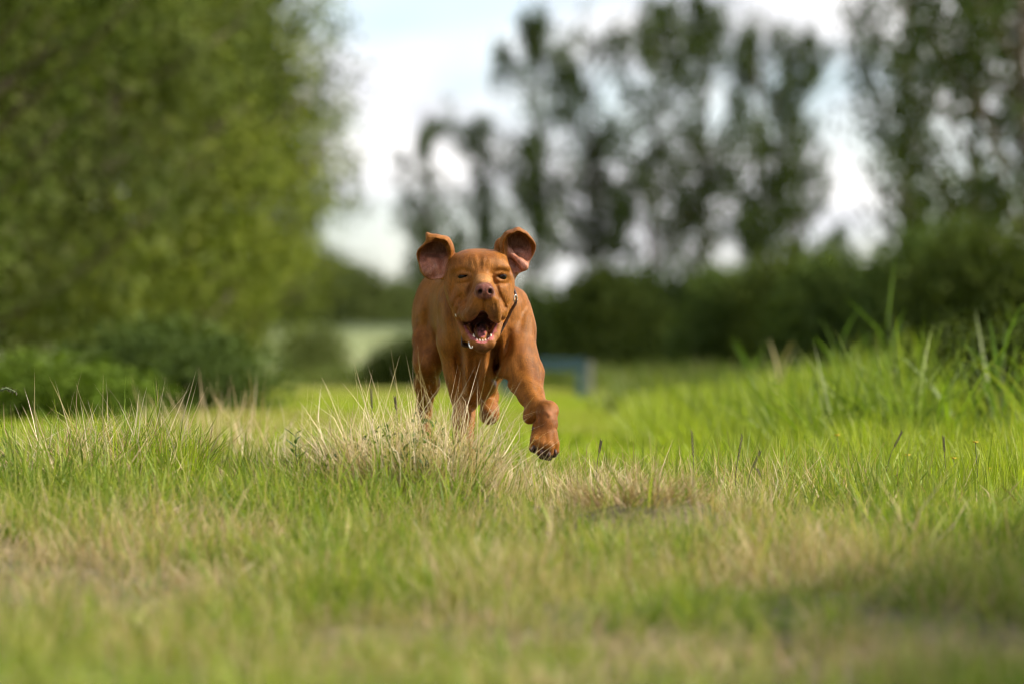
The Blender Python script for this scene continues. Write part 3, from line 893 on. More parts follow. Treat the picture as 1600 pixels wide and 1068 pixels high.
def limbs(seed, H, base_r, n_limb, crown0, reach, rise, lean=.03):
    """a tapered trunk with limbs -> tube list [(path, radii)] and points along the limbs"""
    g = np.random.default_rng(seed); tubes, pts = [], []
    tx, ty = g.normal(0, lean, 2); tp = [(tx * H * t ** 1.5 + .02 * H * math.sin(t * 5 + seed) * t * .5, ty * H * t ** 1.5, H * t) for t in np.linspace(0, 1, 9)]
    tubes.append(([(tp[0][0], tp[0][1], -.3)] + tp[1:], [base_r * (1 - t) ** .8 * 1 + .012 for t in np.linspace(0, 1, 9)]))

    def at_(t):
        i = min(int(t * 8), 7); f = t * 8 - i
        return np.array(tp[i]) * (1 - f) + np.array(tp[i + 1]) * f
    for k in range(n_limb):
        t = crown0 + (.97 - crown0) * (k + .5 * g.random()) / n_limb
        az = k * 2.4 + g.normal(0, .4); ln = reach(t) * (.7 + .5 * g.random()); up = rise * (.7 + .6 * g.random())
        p0 = at_(t); d = np.array([math.cos(az), math.sin(az), up]); path = []
        for s in np.linspace(0, 1, 5):
            q = p0 + d * ln * s; q[2] += up * ln * .35 * s * s; path.append(q)
        tubes.append(([tuple(q) for q in path], [base_r * .38 * (1 - t * .6) * (1 - s * .85) + .006 for s in np.linspace(0, 1, 5)]))
        pts.append((np.array(path), ln))
    return tubes, pts, tp


def tube_mesh(name, tubes, seg=6):
    vs, fs, o = [], [], 0
    for path, rad in tubes:
        v, f = ring_loft(path, rad, seg); vs += v; fs += [tuple(i + o for i in q) for q in f]; o += len(v)
    me = bpy.data.meshes.new(name); me.from_pydata(vs, [], fs); me.shade_smooth(); return me


def tree_meshes(name, seed, H, base_r, n_limb, crown0, reach, rise, clumps, clump_r, per, leaf, cols, zmax=None, streak=1.0, thin=0.0, gap=None):
    g = np.random.default_rng(seed + 99)
    tubes, pts, tp = limbs(seed, H, base_r, n_limb, crown0, reach, rise)
    cen, spr = [], []
    for path, ln in pts:
        for _ in range(clumps):
            s = .25 + .85 * g.random(); i = min(int(s * 4), 3); f = s * 4 - i
            q = path[i] * (1 - f) + path[i + 1] * f + g.normal(0, .12 * ln, 3)
            if g.random() < thin:
                continue
            cen.append(q); spr.append(clump_r * (.6 + .8 * g.random()))
    cen = np.array(cen); spr = np.array(spr)
    if gap:                                                    # whole boughs missing, so that the crown opens in places
        nz = .7 * vnoise(cen + 50, gap[0], seed) + .3 * vnoise(cen + 50, gap[0] * 2.3, seed + 1)
        keep = nz > gap[1]; cen, spr = cen[keep], spr[keep]
    return tube_mesh(name + '_trunk', tubes), leaf_mesh(name + '_crown', cen, spr, per, leaf, cols, seed, streak=streak)


def plant_tree(name, label, cat, tm, cm, loc, rz=0, scale=(1, 1, 1), group=None, leaf=LEAF):
    t = thing(name, label, cat, loc, group, rz); t.scale = scale
    add('trunk', tm, BARK, t); add('crown', cm, leaf, t)
    return t


GREENS_L = [(.150, .190, .034), (.190, .225, .042), (.085, .118, .025), (.215, .24, .056), (.145, .180, .042)]
GREENS_L2 = [(.105, .135, .040), (.14, .165, .060), (.070, .092, .030), (.125, .15, .050)]
GREENS_L3 = [(.058, .082, .020), (.080, .108, .026), (.040, .058, .018), (.092, .115, .032)]
GREENS_D = [(.040, .055, .015), (.055, .075, .018), (.032, .045, .013)]
GREENS_P = [(.055, .080, .028), (.075, .10, .036), (.045, .064, .025)]
GREENS_H = [(.070, .105, .030), (.10, .14, .042), (.052, .080, .024)]


def trees():
    # the row on the left, leafy down to the ground; four crowns shared along the row
    crown = lambda t: 3.1 * (1 - .88 * (max(t - .28, 0) / .72) ** 1.15) * (.62 + .38 * min(t / .22, 1))
    far = [tree_meshes('row_tree_%d' % i, 20 + i, 12.0, .17, 58, .03, crown, .60, 15, .46, 60, .14, (GREENS_L, GREENS_L2, GREENS_L3, GREENS_D)[i], streak=1.5, gap=(.48, (.455, .48, .49, .46)[i])) for i in range(4)]  # leaf sets carry the row's sunlit and shaded zones in their colour
    G = 'trees of the leafy row on the left'
    rows = [(-6.4, 15.0, 0, .90, *far[3], 'nearest and leftmost tree of the leafy row, cut by the frame edge'),
            (-6.2, 23.0, 2.1, .80, *far[2], 'second tree of the left row, pale leaves hanging beside the dark gap'),
            (-6.8, 30.0, 1.0, .96, *far[1], 'third tree of the left row, behind the dark shrub'),
            (-6.3, 38.0, 4.4, .90, *far[0], 'fourth tree of the left row, sunlit in the middle of the green mass'),
            (-6.8, 46.0, 2.2, .98, *far[2], 'fifth tree of the left row, bright green right of the middle'),
            (-6.5, 53.5, 4.0, .98, *far[0], 'sixth tree of the left row, before its end'),
            (-7.1, 61.0, 1.2, .95, *far[1], 'last but one tree of the left row, towering at its far end'),
            (-7.1, 69.0, 3.0, .97, *far[0], 'last tree of the left row, its crown edge against the white sky')]
    rows += [(-6.4, 8.5, 5.0, .9, *far[0], 'tree of the left row standing beside the dog, left of the frame'), (-6.2, 1.5, 2.6, .9, *far[2], 'tree of the left row abreast of the tussocks, left of the frame'),
             (-6.4, -5.5, .7, .9, *far[1], 'tree of the left row abreast of the camera, left of the frame')]
    for x, y, rz, s, tm, cm, lab in rows:
        plant_tree('row_tree', lab, 'tree', tm, cm, (x, y, gz1(x, y)), rz, (s, s, s), G)
    for i, (x, y, s, k) in enumerate(((-10.6, 12, 1.2, 3), (-10.4, 25, 1.2, 3), (-10.8, 33, 1.25, 3), (-10.6, 41, 1.2, 3), (-11.0, 49, 1.2, 3), (-10.8, 58, 1.1, 3), (-8.8, 20, 1.1, 3))):
        plant_tree('row_tree', 'dim back-row tree showing behind the %s tree of the left row' % ('first', 'third', 'fourth', 'fifth', 'sixth', 'last but one', 'second')[i], 'tree', *far[k], (x, y, gz1(x, y)), i * 1.9 + .3, (s, s, s), 'back row behind the left trees')
    # tall thin poplars on the far bank
    pop = [tree_meshes('poplar_%d' % i, 40 + i, 17.0, .22, 36, .12, lambda t: (2.35 if t < .6 else 2.35 * (1 - ((t - .6) / .42) ** 2)), .85, 15, .50, 24, .28, GREENS_P,
                       streak=1.5, gap=(.60, .465)) for i in range(3)]
    G = 'tall thin poplars on the far bank'
    spots = [(676, 128, .60, 0, 'lowest poplar at the left end of the far row, top far below the others'),
             (742, 136, .58, 2, 'low sparse poplar, second from the left, showing behind the dog\'s ears'),
             (830, 130, .84, 1, 'tall poplar standing clear at the left of the far row'),
             (935, 134, .87, 0, 'poplar right of the first tall one in the far row'),
             (1018, 130, .88, 2, 'middle poplar of the far row with white sky low on both sides'),
             (1098, 136, .91, 1, 'far poplar between the middle one and the bushy right-hand pair'),
             (1186, 130, .87, 0, 'last but one poplar at the right of the far row'),
             (1246, 133, .80, 2, 'rightmost poplar of the far row, beside the open sky gap')]
    for i, (px, Y, s, k, lab) in enumerate(spots):
        x = P(px, 580, Y)[0]
        plant_tree('poplar', lab, 'tree', *pop[k], (x, Y, gz1(x, Y)), i * 1.7, (s, s, s), G, LEAF_DARK)
    # the darker trees on the right
    rt = [tree_meshes('right_tree_%d' % i, 60 + i, 13.0, .2, 36, .10, lambda t: 1.9 * (1 - .5 * max(t - .6, 0) / .4), .9, 9, .46, 30, .20, GREENS_P,
                      streak=1.5, gap=(.70, .475)) for i in range(2)]
    G = 'dark trees at the right edge'
    for i, (px, Y, s, k, lab) in enumerate(((1425, 68, 1.0, 0, 'dark tall tree right of the open sky gap'), (1520, 62, .98, 1, 'dark tree in the middle of the right-hand clump'),
                                            (1610, 58, 1.0, 0, 'dark tree cut by the right edge of the frame'))):
        x = P(px, 580, Y)[0]
        plant_tree('dark_tree', lab, 'tree', *rt[k], (x, Y, gz1(x, Y)), i * 2.3 + .5, (s, s, s), G, LEAF_DARK)


def shrub_mesh(name, seed, rx, ry, h, n, leaf, cols, clump=.28, per=60):
    g = np.random.default_rng(seed); m = n // per
    a = g.random(m) * 2 * np.pi; e = g.random(m); r = (.35 + .65 * g.random(m) ** .5)
    cen = np.stack([rx * r * np.cos(a) * np.sqrt(1 - (e * .9) ** 2), ry * r * np.sin(a) * np.sqrt(1 - (e * .9) ** 2), .12 + h * e * (.75 + .25 * g.random(m))], 1)
    tubes = []
    for k in range(9):
        q = cen[g.integers(0, m)]; tubes.append(([(q[0] * .1, q[1] * .1, -.1), (q[0] * .5, q[1] * .5, q[2] * .55), tuple(q)], [.03, .018, .005]))
    return tube_mesh(name + '_stems', tubes, 5), leaf_mesh(name, cen, clump, per, leaf, cols, seed)


def plant_shrub(name, label, loc, sm, fm, s=(1, 1, 1), rz=0, group=None, mat=LEAF_DARK):
    t = thing(name, label, 'shrub', loc, group, rz); t.scale = s
    add('stem', sm, BARK, t); add('foliage', fm, mat, t)


def shrubs():
    hs = [shrub_mesh('hedge_%d' % i, 80 + i, 2.0, 1.1, 2.5, 13000, .16, (GREENS_H, GREENS_L3, GREENS_H)[i], .56) for i in range(3)]
    G = 'shrubs of the dark hedge'
    labs = ['first shrub of the dark hedge, beside the dog\'s raised leg', 'hedge shrub just right of the blue table', 'third hedge shrub, under the middle poplar',
            'fourth hedge shrub, below the last poplars', 'fifth hedge shrub, under the open sky gap', 'sixth hedge shrub, below the dark right-hand trees',
            'tall hedge shrub in the right corner', 'last hedge shrub at the right frame edge']
    for i, (px, Y, s) in enumerate(((868, 66, .86), (955, 60, .98), (1060, 64, 1.06), (1150, 52, .84), (1250, 50, .98), (1345, 42, .84), (1450, 40, .90), (1580, 33, .84))):
        x = P(px, 580, Y)[0]
        plant_shrub('hedge_shrub', labs[i], (x, Y, gz1(x, Y)), *hs[i % 3], (s * .95, s, s), i * 1.3, G)
    # shrubs on the left
    small = shrub_mesh('small_shrub', 95, .8, .7, .9, 13000, .075, GREENS_H, .44)
    x, Y = P(262, 580, 15.0)[0], 15.0
    plant_shrub('shrub', 'dark rounded shrub at the foot of the left trees', (x, Y, gz1(x, Y)), *small, (.85, .9, .55), 1.0)
    x, Y = P(30, 580, 11.0)[0], 11.0
    bright = shrub_mesh('bright_shrub', 96, .6, .6, .62, 11000, .07, [(.10, .16, .025), (.13, .19, .03), (.08, .12, .022)], .42)
    plant_shrub('shrub', 'bright green low bush in the lower left corner under the trees', (x, Y, gz1(x, Y)), *bright, (1.05, 1.0, .42), 0, None, LEAF)
    x, Y = P(640, 580, 60)[0], 60
    far = [shrub_mesh('far_bush', 97, 2.6, 1.6, 3.4, 6000, .30, [(.085, .11, .04), (.11, .135, .05)], 1.1)]
    plant_shrub('shrub', 'dark bush behind the dog\'s hind leg, before the pale field', (x, Y, gz1(x, Y)), *shrub_mesh('field_bush', 93, 1.5, 1.0, 1.0, 7000, .12, GREENS_L3, .50), (.70, .8, .85), 2.0)
    x, Y = P(488, 580, 84)[0], 84
    plant_shrub('shrub', 'ragged green bush at the left end of the pale field', (x, Y, gz1(x, Y)), *shrub_mesh('field_bush_b', 94, 1.3, 1.0, 1.6, 7000, .14, GREENS_L2, .65), (.8, .8, .9), 1.0)
    for px, Y, s, lab in ((600, 150, .62, 'distant round tree on the pale field, left of the dog'), (648, 158, .75, 'distant bush at the dog\'s back, beyond the pale field'),
                          (552, 145, .80, 'distant tree at the far end of the left row'), (470, 138, 1.0, 'distant bush closing the gap behind the left trees'),
                          (510, 142, .85, 'distant bush between the left trees and the pale field')):
        x = P(px, 580, Y)[0]
        plant_shrub('distant_bush', lab, (x, Y, gz1(x, Y)), *far[0], (s, s, s), px, 'distant bushes on the bank')
    # tall bushes on the right verge, just outside the frame: their shade lies over the right foreground
    tallb = shrub_mesh('verge_bush', 99, .55, .8, 1.9, 15000, .07, GREENS_H, .22)
    for bx, by, s_, lab in ((3.05, -3.8, 1.05, 'tall bush right of the frame, nearest the camera, shading the right foreground'), (3.2, -2.7, 1.05, 'tall bush right of the frame, second from the camera'),
                             (3.3, -1.8, .9, 'lower bush right of the frame, behind the two tall ones')):
        plant_shrub('verge_bush', lab, (bx, by, gz1(bx, by)), *tallb, (s_, s_, s_), bx, 'bushes on the right verge')
    x, Y = P(1590, 580, 5.0)[0], 5.0
    dark = shrub_mesh('verge_shrub', 98, .55, .8, .75, 16000, .05, GREENS_D, .20)  # darkest leaf set, the bush's shade put into its colour
    plant_shrub('shrub', 'dark leafy bush among the reeds at the right edge', (x, Y, gz1(x, Y) - .05), *dark, (.85, 1, .66), 0)


trees()
shrubs()

# ---------------------------------------------------------------- grass
BLADE = leafy_mat('grass_blades', .42, .5, .18)
STRAW = leafy_mat('dry_straw', .25, .55, .12)
C_GREEN = [(.18, .26, .035), (.23, .30, .045), (.13, .20, .032), (.31, .34, .075)]
C_LUSH = [(.27, .34, .028), (.33, .39, .036), (.20, .27, .024)]
C_MIX = [(.23, .28, .045), (.32, .34, .08), (.42, .38, .16), (.18, .25, .04)]
C_STRAW = [(.56, .43, .28), (.48, .36, .22), (.62, .50, .35), (.40, .29, .17)]
C_BROWN = [(.30, .20, .12), (.22, .15, .09), (.40, .29, .18)]


def bmesh_of(name, *parts):
    return mesh_np(name, *join(parts))


def area_points(y0, y1, dens, pad, seed, x_lim=None):
    g = np.random.default_rng(seed); out = []
    for ya in np.arange(y0, y1, .5):
        yb = min(ya + .5, y1); half = (D + yb) * 800 / FPX + pad; n = g.poisson(dens(.5 * (ya + yb)) * 2 * half * (yb - ya))
        out.append(np.stack([(g.random(n) * 2 - 1) * half, ya + (yb - ya) * g.random(n)], 1))
    return np.concatenate(out)


def lay(name, protos, pts, pick, smin, smax, tint, seed, tilt=.15, **props):
    g = np.random.default_rng(seed); n = len(pts)
    z = gz(pts[:, 0], pts[:, 1]) - .004
    scatter(name, protos, np.concatenate([pts, z[:, None]], 1), g.random(n) * 6.283, g.normal(0, tilt, (n, 2)), smin + (smax - smin) * g.random(n), pick, tint, kind='stuff', **props)


def grasses():
    g = np.random.default_rng(5)
    pg = [(bmesh_of('g%d' % i, blades(22, .06, .05, .17, .0036, .38, .5, C_GREEN, 100 + i)), BLADE) for i in range(4)]
    pm = [(bmesh_of('m%d' % i, blades(16, .06, .05, .16, .0034, .42, .5, C_MIX, 110 + i), blades(6, .06, .06, .18, .0022, .45, .3, C_STRAW, 115 + i, kink=.6)), BLADE) for i in range(4)]
    ps = [(bmesh_of('s%d' % i, blades(18, .06, .05, .19, .0023, .48, .25, C_STRAW, 120 + i, kink=.8), blades(7, .05, .05, .13, .0034, .35, .5, C_GREEN, 125 + i)), STRAW) for i in range(4)]
    pt = [(bmesh_of('t%d' % i, blades(26, .07, .03, .09, .0026, 1.5, .3, C_BROWN + C_STRAW, 130 + i, kink=.8), blades(5, .06, .04, .12, .003, .4, .5, C_GREEN, 135 + i)), STRAW) for i in range(3)]
    protos = pg + pm + ps + pt                               # 0-3 green, 4-7 mixed, 8-11 straw, 12-14 thatch
    pts = area_points(-6.5, 1.3, lambda y: 460 if y < -.8 else (340 if y < .3 else 340 * (1.3 - y)), .9, 31)
    x, y = pts[:, 0], pts[:, 1]; n = len(pts)
    dry = .55 * vn2(x, y, 1.5, 41) + .45 * vn2(x, y, 4.5, 42) + g.normal(0, .06, n)
    dry += .15 * np.exp(-((x + .02) / .5) ** 2 - ((y + .25) / .5) ** 2) + .15 * np.exp(-((x - .40) / .45) ** 2 - ((y + .75) / .5) ** 2)
    dry -= .085
    dry -= .25 * smooth(.2, 1.2, y) + .15 * smooth(.75, 1.2, x) * smooth(-1.8, -.6, y) + .06 * smooth(-.7, -1.3, x)
    dry += .10 * (vn2(x, y, 2.2, 49) - .45) * smooth(-1, -2, y) * 3
    k = np.where(dry < .42, 0, np.where(dry < .54, 4, np.where(dry < .72, 8, 12))) + g.integers(0, 4, n)
    k = np.minimum(k, 14)
    hgt = .28 + .85 * smooth(.32, .72, .6 * vn2(x, y, 2.9, 47) + .4 * vn2(x, y, 8, 48)) + .3 * g.random(n)
    hgt = hgt * (1 - .30 * smooth(-.55, -1.5, y) * (g.random(n) > .13)) * (1 + .25 * smooth(.7, 1.1, np.abs(x)) * smooth(-1.2, -.4, y))
    z = gz(x, y) - .004
    scatter('meadow_grass', protos, np.concatenate([pts, z[:, None]], 1), g.random(n) * 6.283, g.normal(0, .15, (n, 2)), hgt, k, np.clip((dry - .40) * .5, 0, .3),
            kind='stuff', label='short mixed green and straw-dry meadow grass round the dog')
    # flattened dead grass between the blades
    pts = area_points(-6.5, 1.0, lambda y: 40, .7, 32)
    lay('dead_grass_mat', pt, pts, g.integers(0, 3, len(pts)), .8, 1.4, np.zeros(len(pts)), 52, .1, label='brown flattened dead grass lying between the blades')
    # the bright mown sward behind
    pf = [(bmesh_of('f%d' % i, blades(44, .16, .03, .075, .006, .5, .5, C_LUSH, 140 + i, segs=3)), BLADE) for i in range(3)]
    pts = area_points(.3, 32, lambda y: 110 if y < 8 else (34 if y < 16 else 8), 1.3, 33)
    sc = 1 + np.clip((pts[:, 1] - 10) / 20, 0, 1)
    dryf = np.clip((.5 * vn2(pts[:, 0], pts[:, 1], .8, 43) + .5 * vn2(pts[:, 0], pts[:, 1], .25, 44) - .42) * 2.2, 0, .65)
    gq = np.random.default_rng(53)
    z = gz(pts[:, 0], pts[:, 1])
    scatter('mown_grass', pf, np.concatenate([pts, z[:, None]], 1), gq.random(len(pts)) * 6.28, gq.normal(0, .1, (len(pts), 2)), sc * (.7 + .6 * gq.random(len(pts))),
            gq.integers(0, 3, len(pts)), dryf, kind='stuff', label='bright green mown grass behind the dog')
    # lush long grass and reeds on the right
    pl = [(bmesh_of('l%d' % i, blades(40, .14, .10, .34, .008, .30, .55, C_LUSH, 150 + i, segs=5)), BLADE) for i in range(3)]
    pr = [(bmesh_of('r%d' % i, blades(9, .13, .25, .85, .020, .38, .7, [(.17, .25, .026), (.20, .28, .03), (.11, .17, .022)], 160 + i, segs=6)), BLADE) for i in range(4)]
    gq = np.random.default_rng(54); P_, K_, S_ = [], [], []
    for _ in range(4600):
        Y = .4 + 13 * gq.random() ** 1.3; px = 990 + 720 * gq.random()
        xx = P(px, 580, Y)[0]
        edge = 1010 + 430 * max(0, 1 - (Y + .2) / 5.0) + 70 * (vn2(np.array([xx]), np.array([Y]), .9, 61)[0] - .5)
        if px < edge + gq.normal(0, 40):
            continue
        cl = vn2(np.array([xx]), np.array([Y]), 1.7, 62)[0]
        tall = px > edge + 50 and Y > 2.2 and gq.random() < .75 * smooth(.40, .62, np.array([cl]))[0]
        if Y > 3 and cl < .42 and gq.random() < .75:
            continue
        if px > 1470 and 1.5 < Y < 5.2 and gq.random() < .8:
            continue
        P_.append((xx, Y)); K_.append(3 + gq.integers(0, 4) if tall else gq.integers(0, 3))
        S_.append((.40 + .6 * gq.random()) * ((.42 + .60 * (px - 1000) / 600) if tall else (.50 + 1.0 * smooth(.2, 6, np.array([Y]))[0]) * (.65 + .7 * (px - 1000) / 600)))
    P_ = np.array(P_); n = len(P_)
    scatter('long_grass', pl + pr, np.concatenate([P_, gz(P_[:, 0], P_[:, 1])[:, None]], 1), gq.random(n) * 6.28, gq.normal(0, .16, (n, 2)), np.array(S_), np.array(K_),
            np.clip(gq.normal(.05, .1, n), 0, .4), kind='stuff', label='long bright grass and reeds along the right verge')

    # rough strip of uncut grass where the sward ends
    ru = [(bmesh_of('u%d' % i, blades(30, .35, .25, .75, .03, .30, .5, [(.075, .11, .024), (.10, .14, .03), (.06, .09, .02)], 170 + i, segs=4)), BLADE) for i in range(3)]
    n = 900; pp = np.stack([-7.5 + 17.5 * gq.random(n), 62 + 22 * gq.random(n)], 1)
    hx = 850 + 800 * gq.random(700); hy = 62 - 36 * (hx - 860) / 740 - 2 - 5 * gq.random(700)
    kx = 900 + 420 * gq.random(420); ky = 13 + 24 * gq.random(420)
    kk = (kx > 965) | (ky > 27); kx, ky = kx[kk], ky[kk]
    pp = np.concatenate([pp, np.stack([(kx - 800) * (D + ky) / FPX, ky], 1), np.stack([(hx - 800) * (D + hy) / FPX, hy], 1)]); n = len(pp)
    scatter('rough_grass', ru, np.concatenate([pp, gz(pp[:, 0], pp[:, 1])[:, None]], 1), gq.random(n) * 6.28, gq.normal(0, .1, (n, 2)), (.35 + .6 * gq.random(n)) * np.where(pp[:, 1] < 37, .75, 1.1), gq.integers(0, 3, n),
            np.clip(gq.normal(.05, .12, n), 0, .5), kind='stuff', label='dark uncut grass strip where the bright sward ends')


grasses()

# ---------------------------------------------------------------- single plants and tussocks
def tussock(label, px, Y, parts, group=None, name='grass_tussock', rx=1.0):
    x = P(px, 580, Y)[0]; t = thing(name, label, 'grass tussock', (x, Y, gz1(x, Y) - .01), group); t.scale = (rx, 1, 1)
    for nm, (v, f, c), m in parts:
        o = add(nm, mesh_np(nm, v, f, c), m, t); o['kind'] = 'stuff'
    return t


def leaf_patch(n, rad, h, size, cols, seed):
    """small broad leaves low in a tussock"""
    g = np.random.default_rng(seed); r = rad * np.sqrt(g.random(n)); a = g.random(n) * 6.283
    p = np.stack([r * np.cos(a), r * np.sin(a) * .7, h * (.25 + .75 * g.random(n)) * (1.1 - r / rad * .6)], 1)
    d = g.normal(0, 1, (n, 3)); d[:, 2] = np.abs(d[:, 2]) * .6; d /= np.linalg.norm(d, axis=1, keepdims=True)
    b = np.cross(d, g.normal(0, 1, (n, 3))); b /= np.linalg.norm(b, axis=1, keepdims=True)
    L_ = size * (.6 + .8 * g.random(n))[:, None]
    v = np.stack([p, p + d * L_ * .45 + b * L_ * .24, p + d * L_, p + d * L_ * .45 - b * L_ * .24], 1).reshape(-1, 3)
    i = np.arange(n)[:, None] * 4; F = np.concatenate([i + np.array([0, 1, 2]), i + np.array([0, 2, 3])])
    c = np.asarray(cols)[g.integers(0, len(cols), n)] * (.75 + .5 * g.random(n))[:, None]
    return v, F, np.repeat(c, 4, 0)


def tussocks():
    LEAFC = [(.055, .10, .022), (.08, .14, .03), (.10, .17, .03)]
    PALE = [(.68, .57, .43), (.60, .48, .34), (.74, .63, .50), (.46, .34, .22), (.62, .51, .35)]
    # the big dry tussock before the dog's feet
    tussock('big dry straw tussock in front of the dog\'s planted foreleg', 645, -.36, [
        ('straw_stems', join([blades(880, .25, .12, .29, .0030, .60, .3, PALE, 201, segs=6, kink=1.1), blades(110, .22, .24, .36, .0028, .40, .15, PALE, 202, segs=5, kink=.3),
                              blades(260, .20, .12, .26, .0026, .45, .2, PALE, 203, segs=5, kink=.7, aim=(-1, 0), aimk=1.2)]), STRAW),
        ('brown_stems', blades(330, .22, .06, .18, .0030, .8, .3, C_BROWN, 206, segs=5, kink=1.0), STRAW),
        ('green_blades', blades(240, .24, .09, .24, .0042, .40, .5, C_GREEN, 204, segs=5), BLADE),
        ('leaves', leaf_patch(300, .25, .17, .024, LEAFC, 205), BLADE)], rx=.85)
    tussock('low straw skirt at the right foot of the big dry tussock', 742, -.40, [
        ('straw_stems', blades(260, .14, .06, .20, .0024, .45, .2, PALE, 211, segs=5, kink=.7), STRAW),
        ('green_blades', blades(70, .14, .05, .14, .0038, .40, .5, C_GREEN, 212, segs=5), BLADE)])
    tussock('straw and green stubble left of the big dry tussock, under the leafy weed', 545, -.42, [
        ('straw_stems', blades(480, .19, .06, .20, .0027, .65, .25, PALE + C_BROWN, 215, segs=6, kink=1.0, aim=(-1, 0), aimk=.6), STRAW),
        ('green_blades', blades(120, .15, .05, .15, .0040, .45, .5, C_GREEN, 216, segs=5), BLADE),
        ('leaves', leaf_patch(70, .14, .10, .020, LEAFC, 217), BLADE)])
    # the left tussock
    tussock('wide grey-straw tussock with long green stems on the left', 165, -.10, [
        ('straw_stems', join([blades(620, .26, .08, .23, .0026, .60, .3, PALE + C_BROWN, 221, segs=6, kink=.9, aim=(-.6, 0), aimk=.6),
                              blades(40, .20, .20, .33, .0028, .40, .2, PALE, 222, segs=5, kink=.2)]), STRAW),
        ('green_blades', blades(360, .28, .08, .23, .0042, .42, .5, C_GREEN, 223, segs=5), BLADE)])
    tussock('fresh green grass tuft right of the grey-straw tussock', 268, -.22, [
        ('green_blades', blades(260, .10, .08, .20, .0042, .25, .4, C_LUSH, 225, segs=5), BLADE)])
    tussock('flattened brown straw patch between the two left tussocks', 385, -.30, [
        ('straw_stems', blades(330, .19, .05, .16, .0024, 1.6, .2, PALE + C_BROWN, 227, segs=5, kink=.6), STRAW),
        ('green_blades', blades(45, .18, .06, .17, .0036, .35, .5, C_GREEN, 228, segs=5), BLADE)])
    # blurred dry grass farther back on the left
    tussock('blurred tan grass clump behind the left tussock, with brown heads', 335, 2.4, [
        ('straw_stems', blades(190, .22, .12, .36, .0042, .30, .3, C_STRAW, 231, segs=5, kink=.3), STRAW),
        ('green_blades', blades(140, .25, .08, .22, .0050, .35, .5, C_LUSH, 232, segs=5), BLADE)])
    tussock('pale straw clump between the left tussocks and the dog', 432, 1.4, [
        ('straw_stems', blades(260, .17, .08, .26, .0035, .35, .3, PALE, 234, segs=5, kink=.4), STRAW),
        ('green_blades', blades(80, .18, .06, .16, .0050, .35, .5, C_LUSH, 235, segs=5), BLADE)])
    tussock('blurred straw clump behind the planted foreleg', 800, .9, [
        ('straw_stems', blades(240, .16, .06, .20, .0032, .45, .3, PALE, 237, segs=5, kink=.5), STRAW)])
    # right: the brown mound and the straw past it
    tussock('brown matted grass mound in front of the raised paw', 985, -1.0, [
        ('straw_stems', blades(420, .15, .05, .14, .0028, 1.1, .3, C_BROWN + C_BROWN + C_STRAW, 241, segs=5, kink=.7), STRAW),
        ('green_blades', blades(60, .15, .05, .12, .0040, .5, .5, C_GREEN, 242, segs=5), BLADE)])
    tussock('pale straw tuft right of the brown mound', 1110, -.55, [
        ('straw_stems', blades(240, .17, .06, .19, .0024, .45, .25, PALE, 244, segs=5, kink=.6), STRAW),
        ('green_blades', blades(70, .17, .05, .15, .0038, .40, .5, C_GREEN, 245, segs=5), BLADE)])
    tussock('pale straw tuft below the raised paw', 890, -.35, [
        ('straw_stems', blades(260, .17, .06, .19, .0024, .42, .25, PALE, 247, segs=5, kink=.6), STRAW),
        ('green_blades', blades(80, .17, .05, .15, .0038, .40, .5, C_GREEN, 248, segs=5), BLADE)])
    tussock('dull green grass tuft with dark stems near the right edge', 1420, -.25, [
        ('straw_stems', blades(90, .24, .08, .24, .0024, .45, .25, C_BROWN + C_STRAW, 251, segs=5, kink=.5), STRAW),
        ('green_blades', blades(420, .27, .07, .21, .0036, .42, .5, C_GREEN, 252, segs=5), BLADE)])
    tussock('lush green grass tuft at the right frame edge', 1570, -.15, [
        ('green_blades', blades(380, .22, .08, .26, .0046, .38, .5, C_LUSH, 254, segs=5), BLADE)])


def leaf_blade(L_, w):
    """a narrow pointed leaf along +X with a folded midrib"""
    xs = (0, .25, .6, 1.0); ws = (.12, .8, .9, 0); v, f = [], []
    for x_, w_ in zip(xs, ws):
        z = -.10 * L_ * x_ * x_
        v += [(x_ * L_, -w_ * w / 2, z + .12 * w * w_), (x_ * L_, 0, z), (x_ * L_, w_ * w / 2, z + .12 * w * w_)]
    for i in range(3):
        f += [(3 * i, 3 * i + 1, 3 * i + 4, 3 * i + 3), (3 * i + 1, 3 * i + 2, 3 * i + 5, 3 * i + 4)]
    return v, f


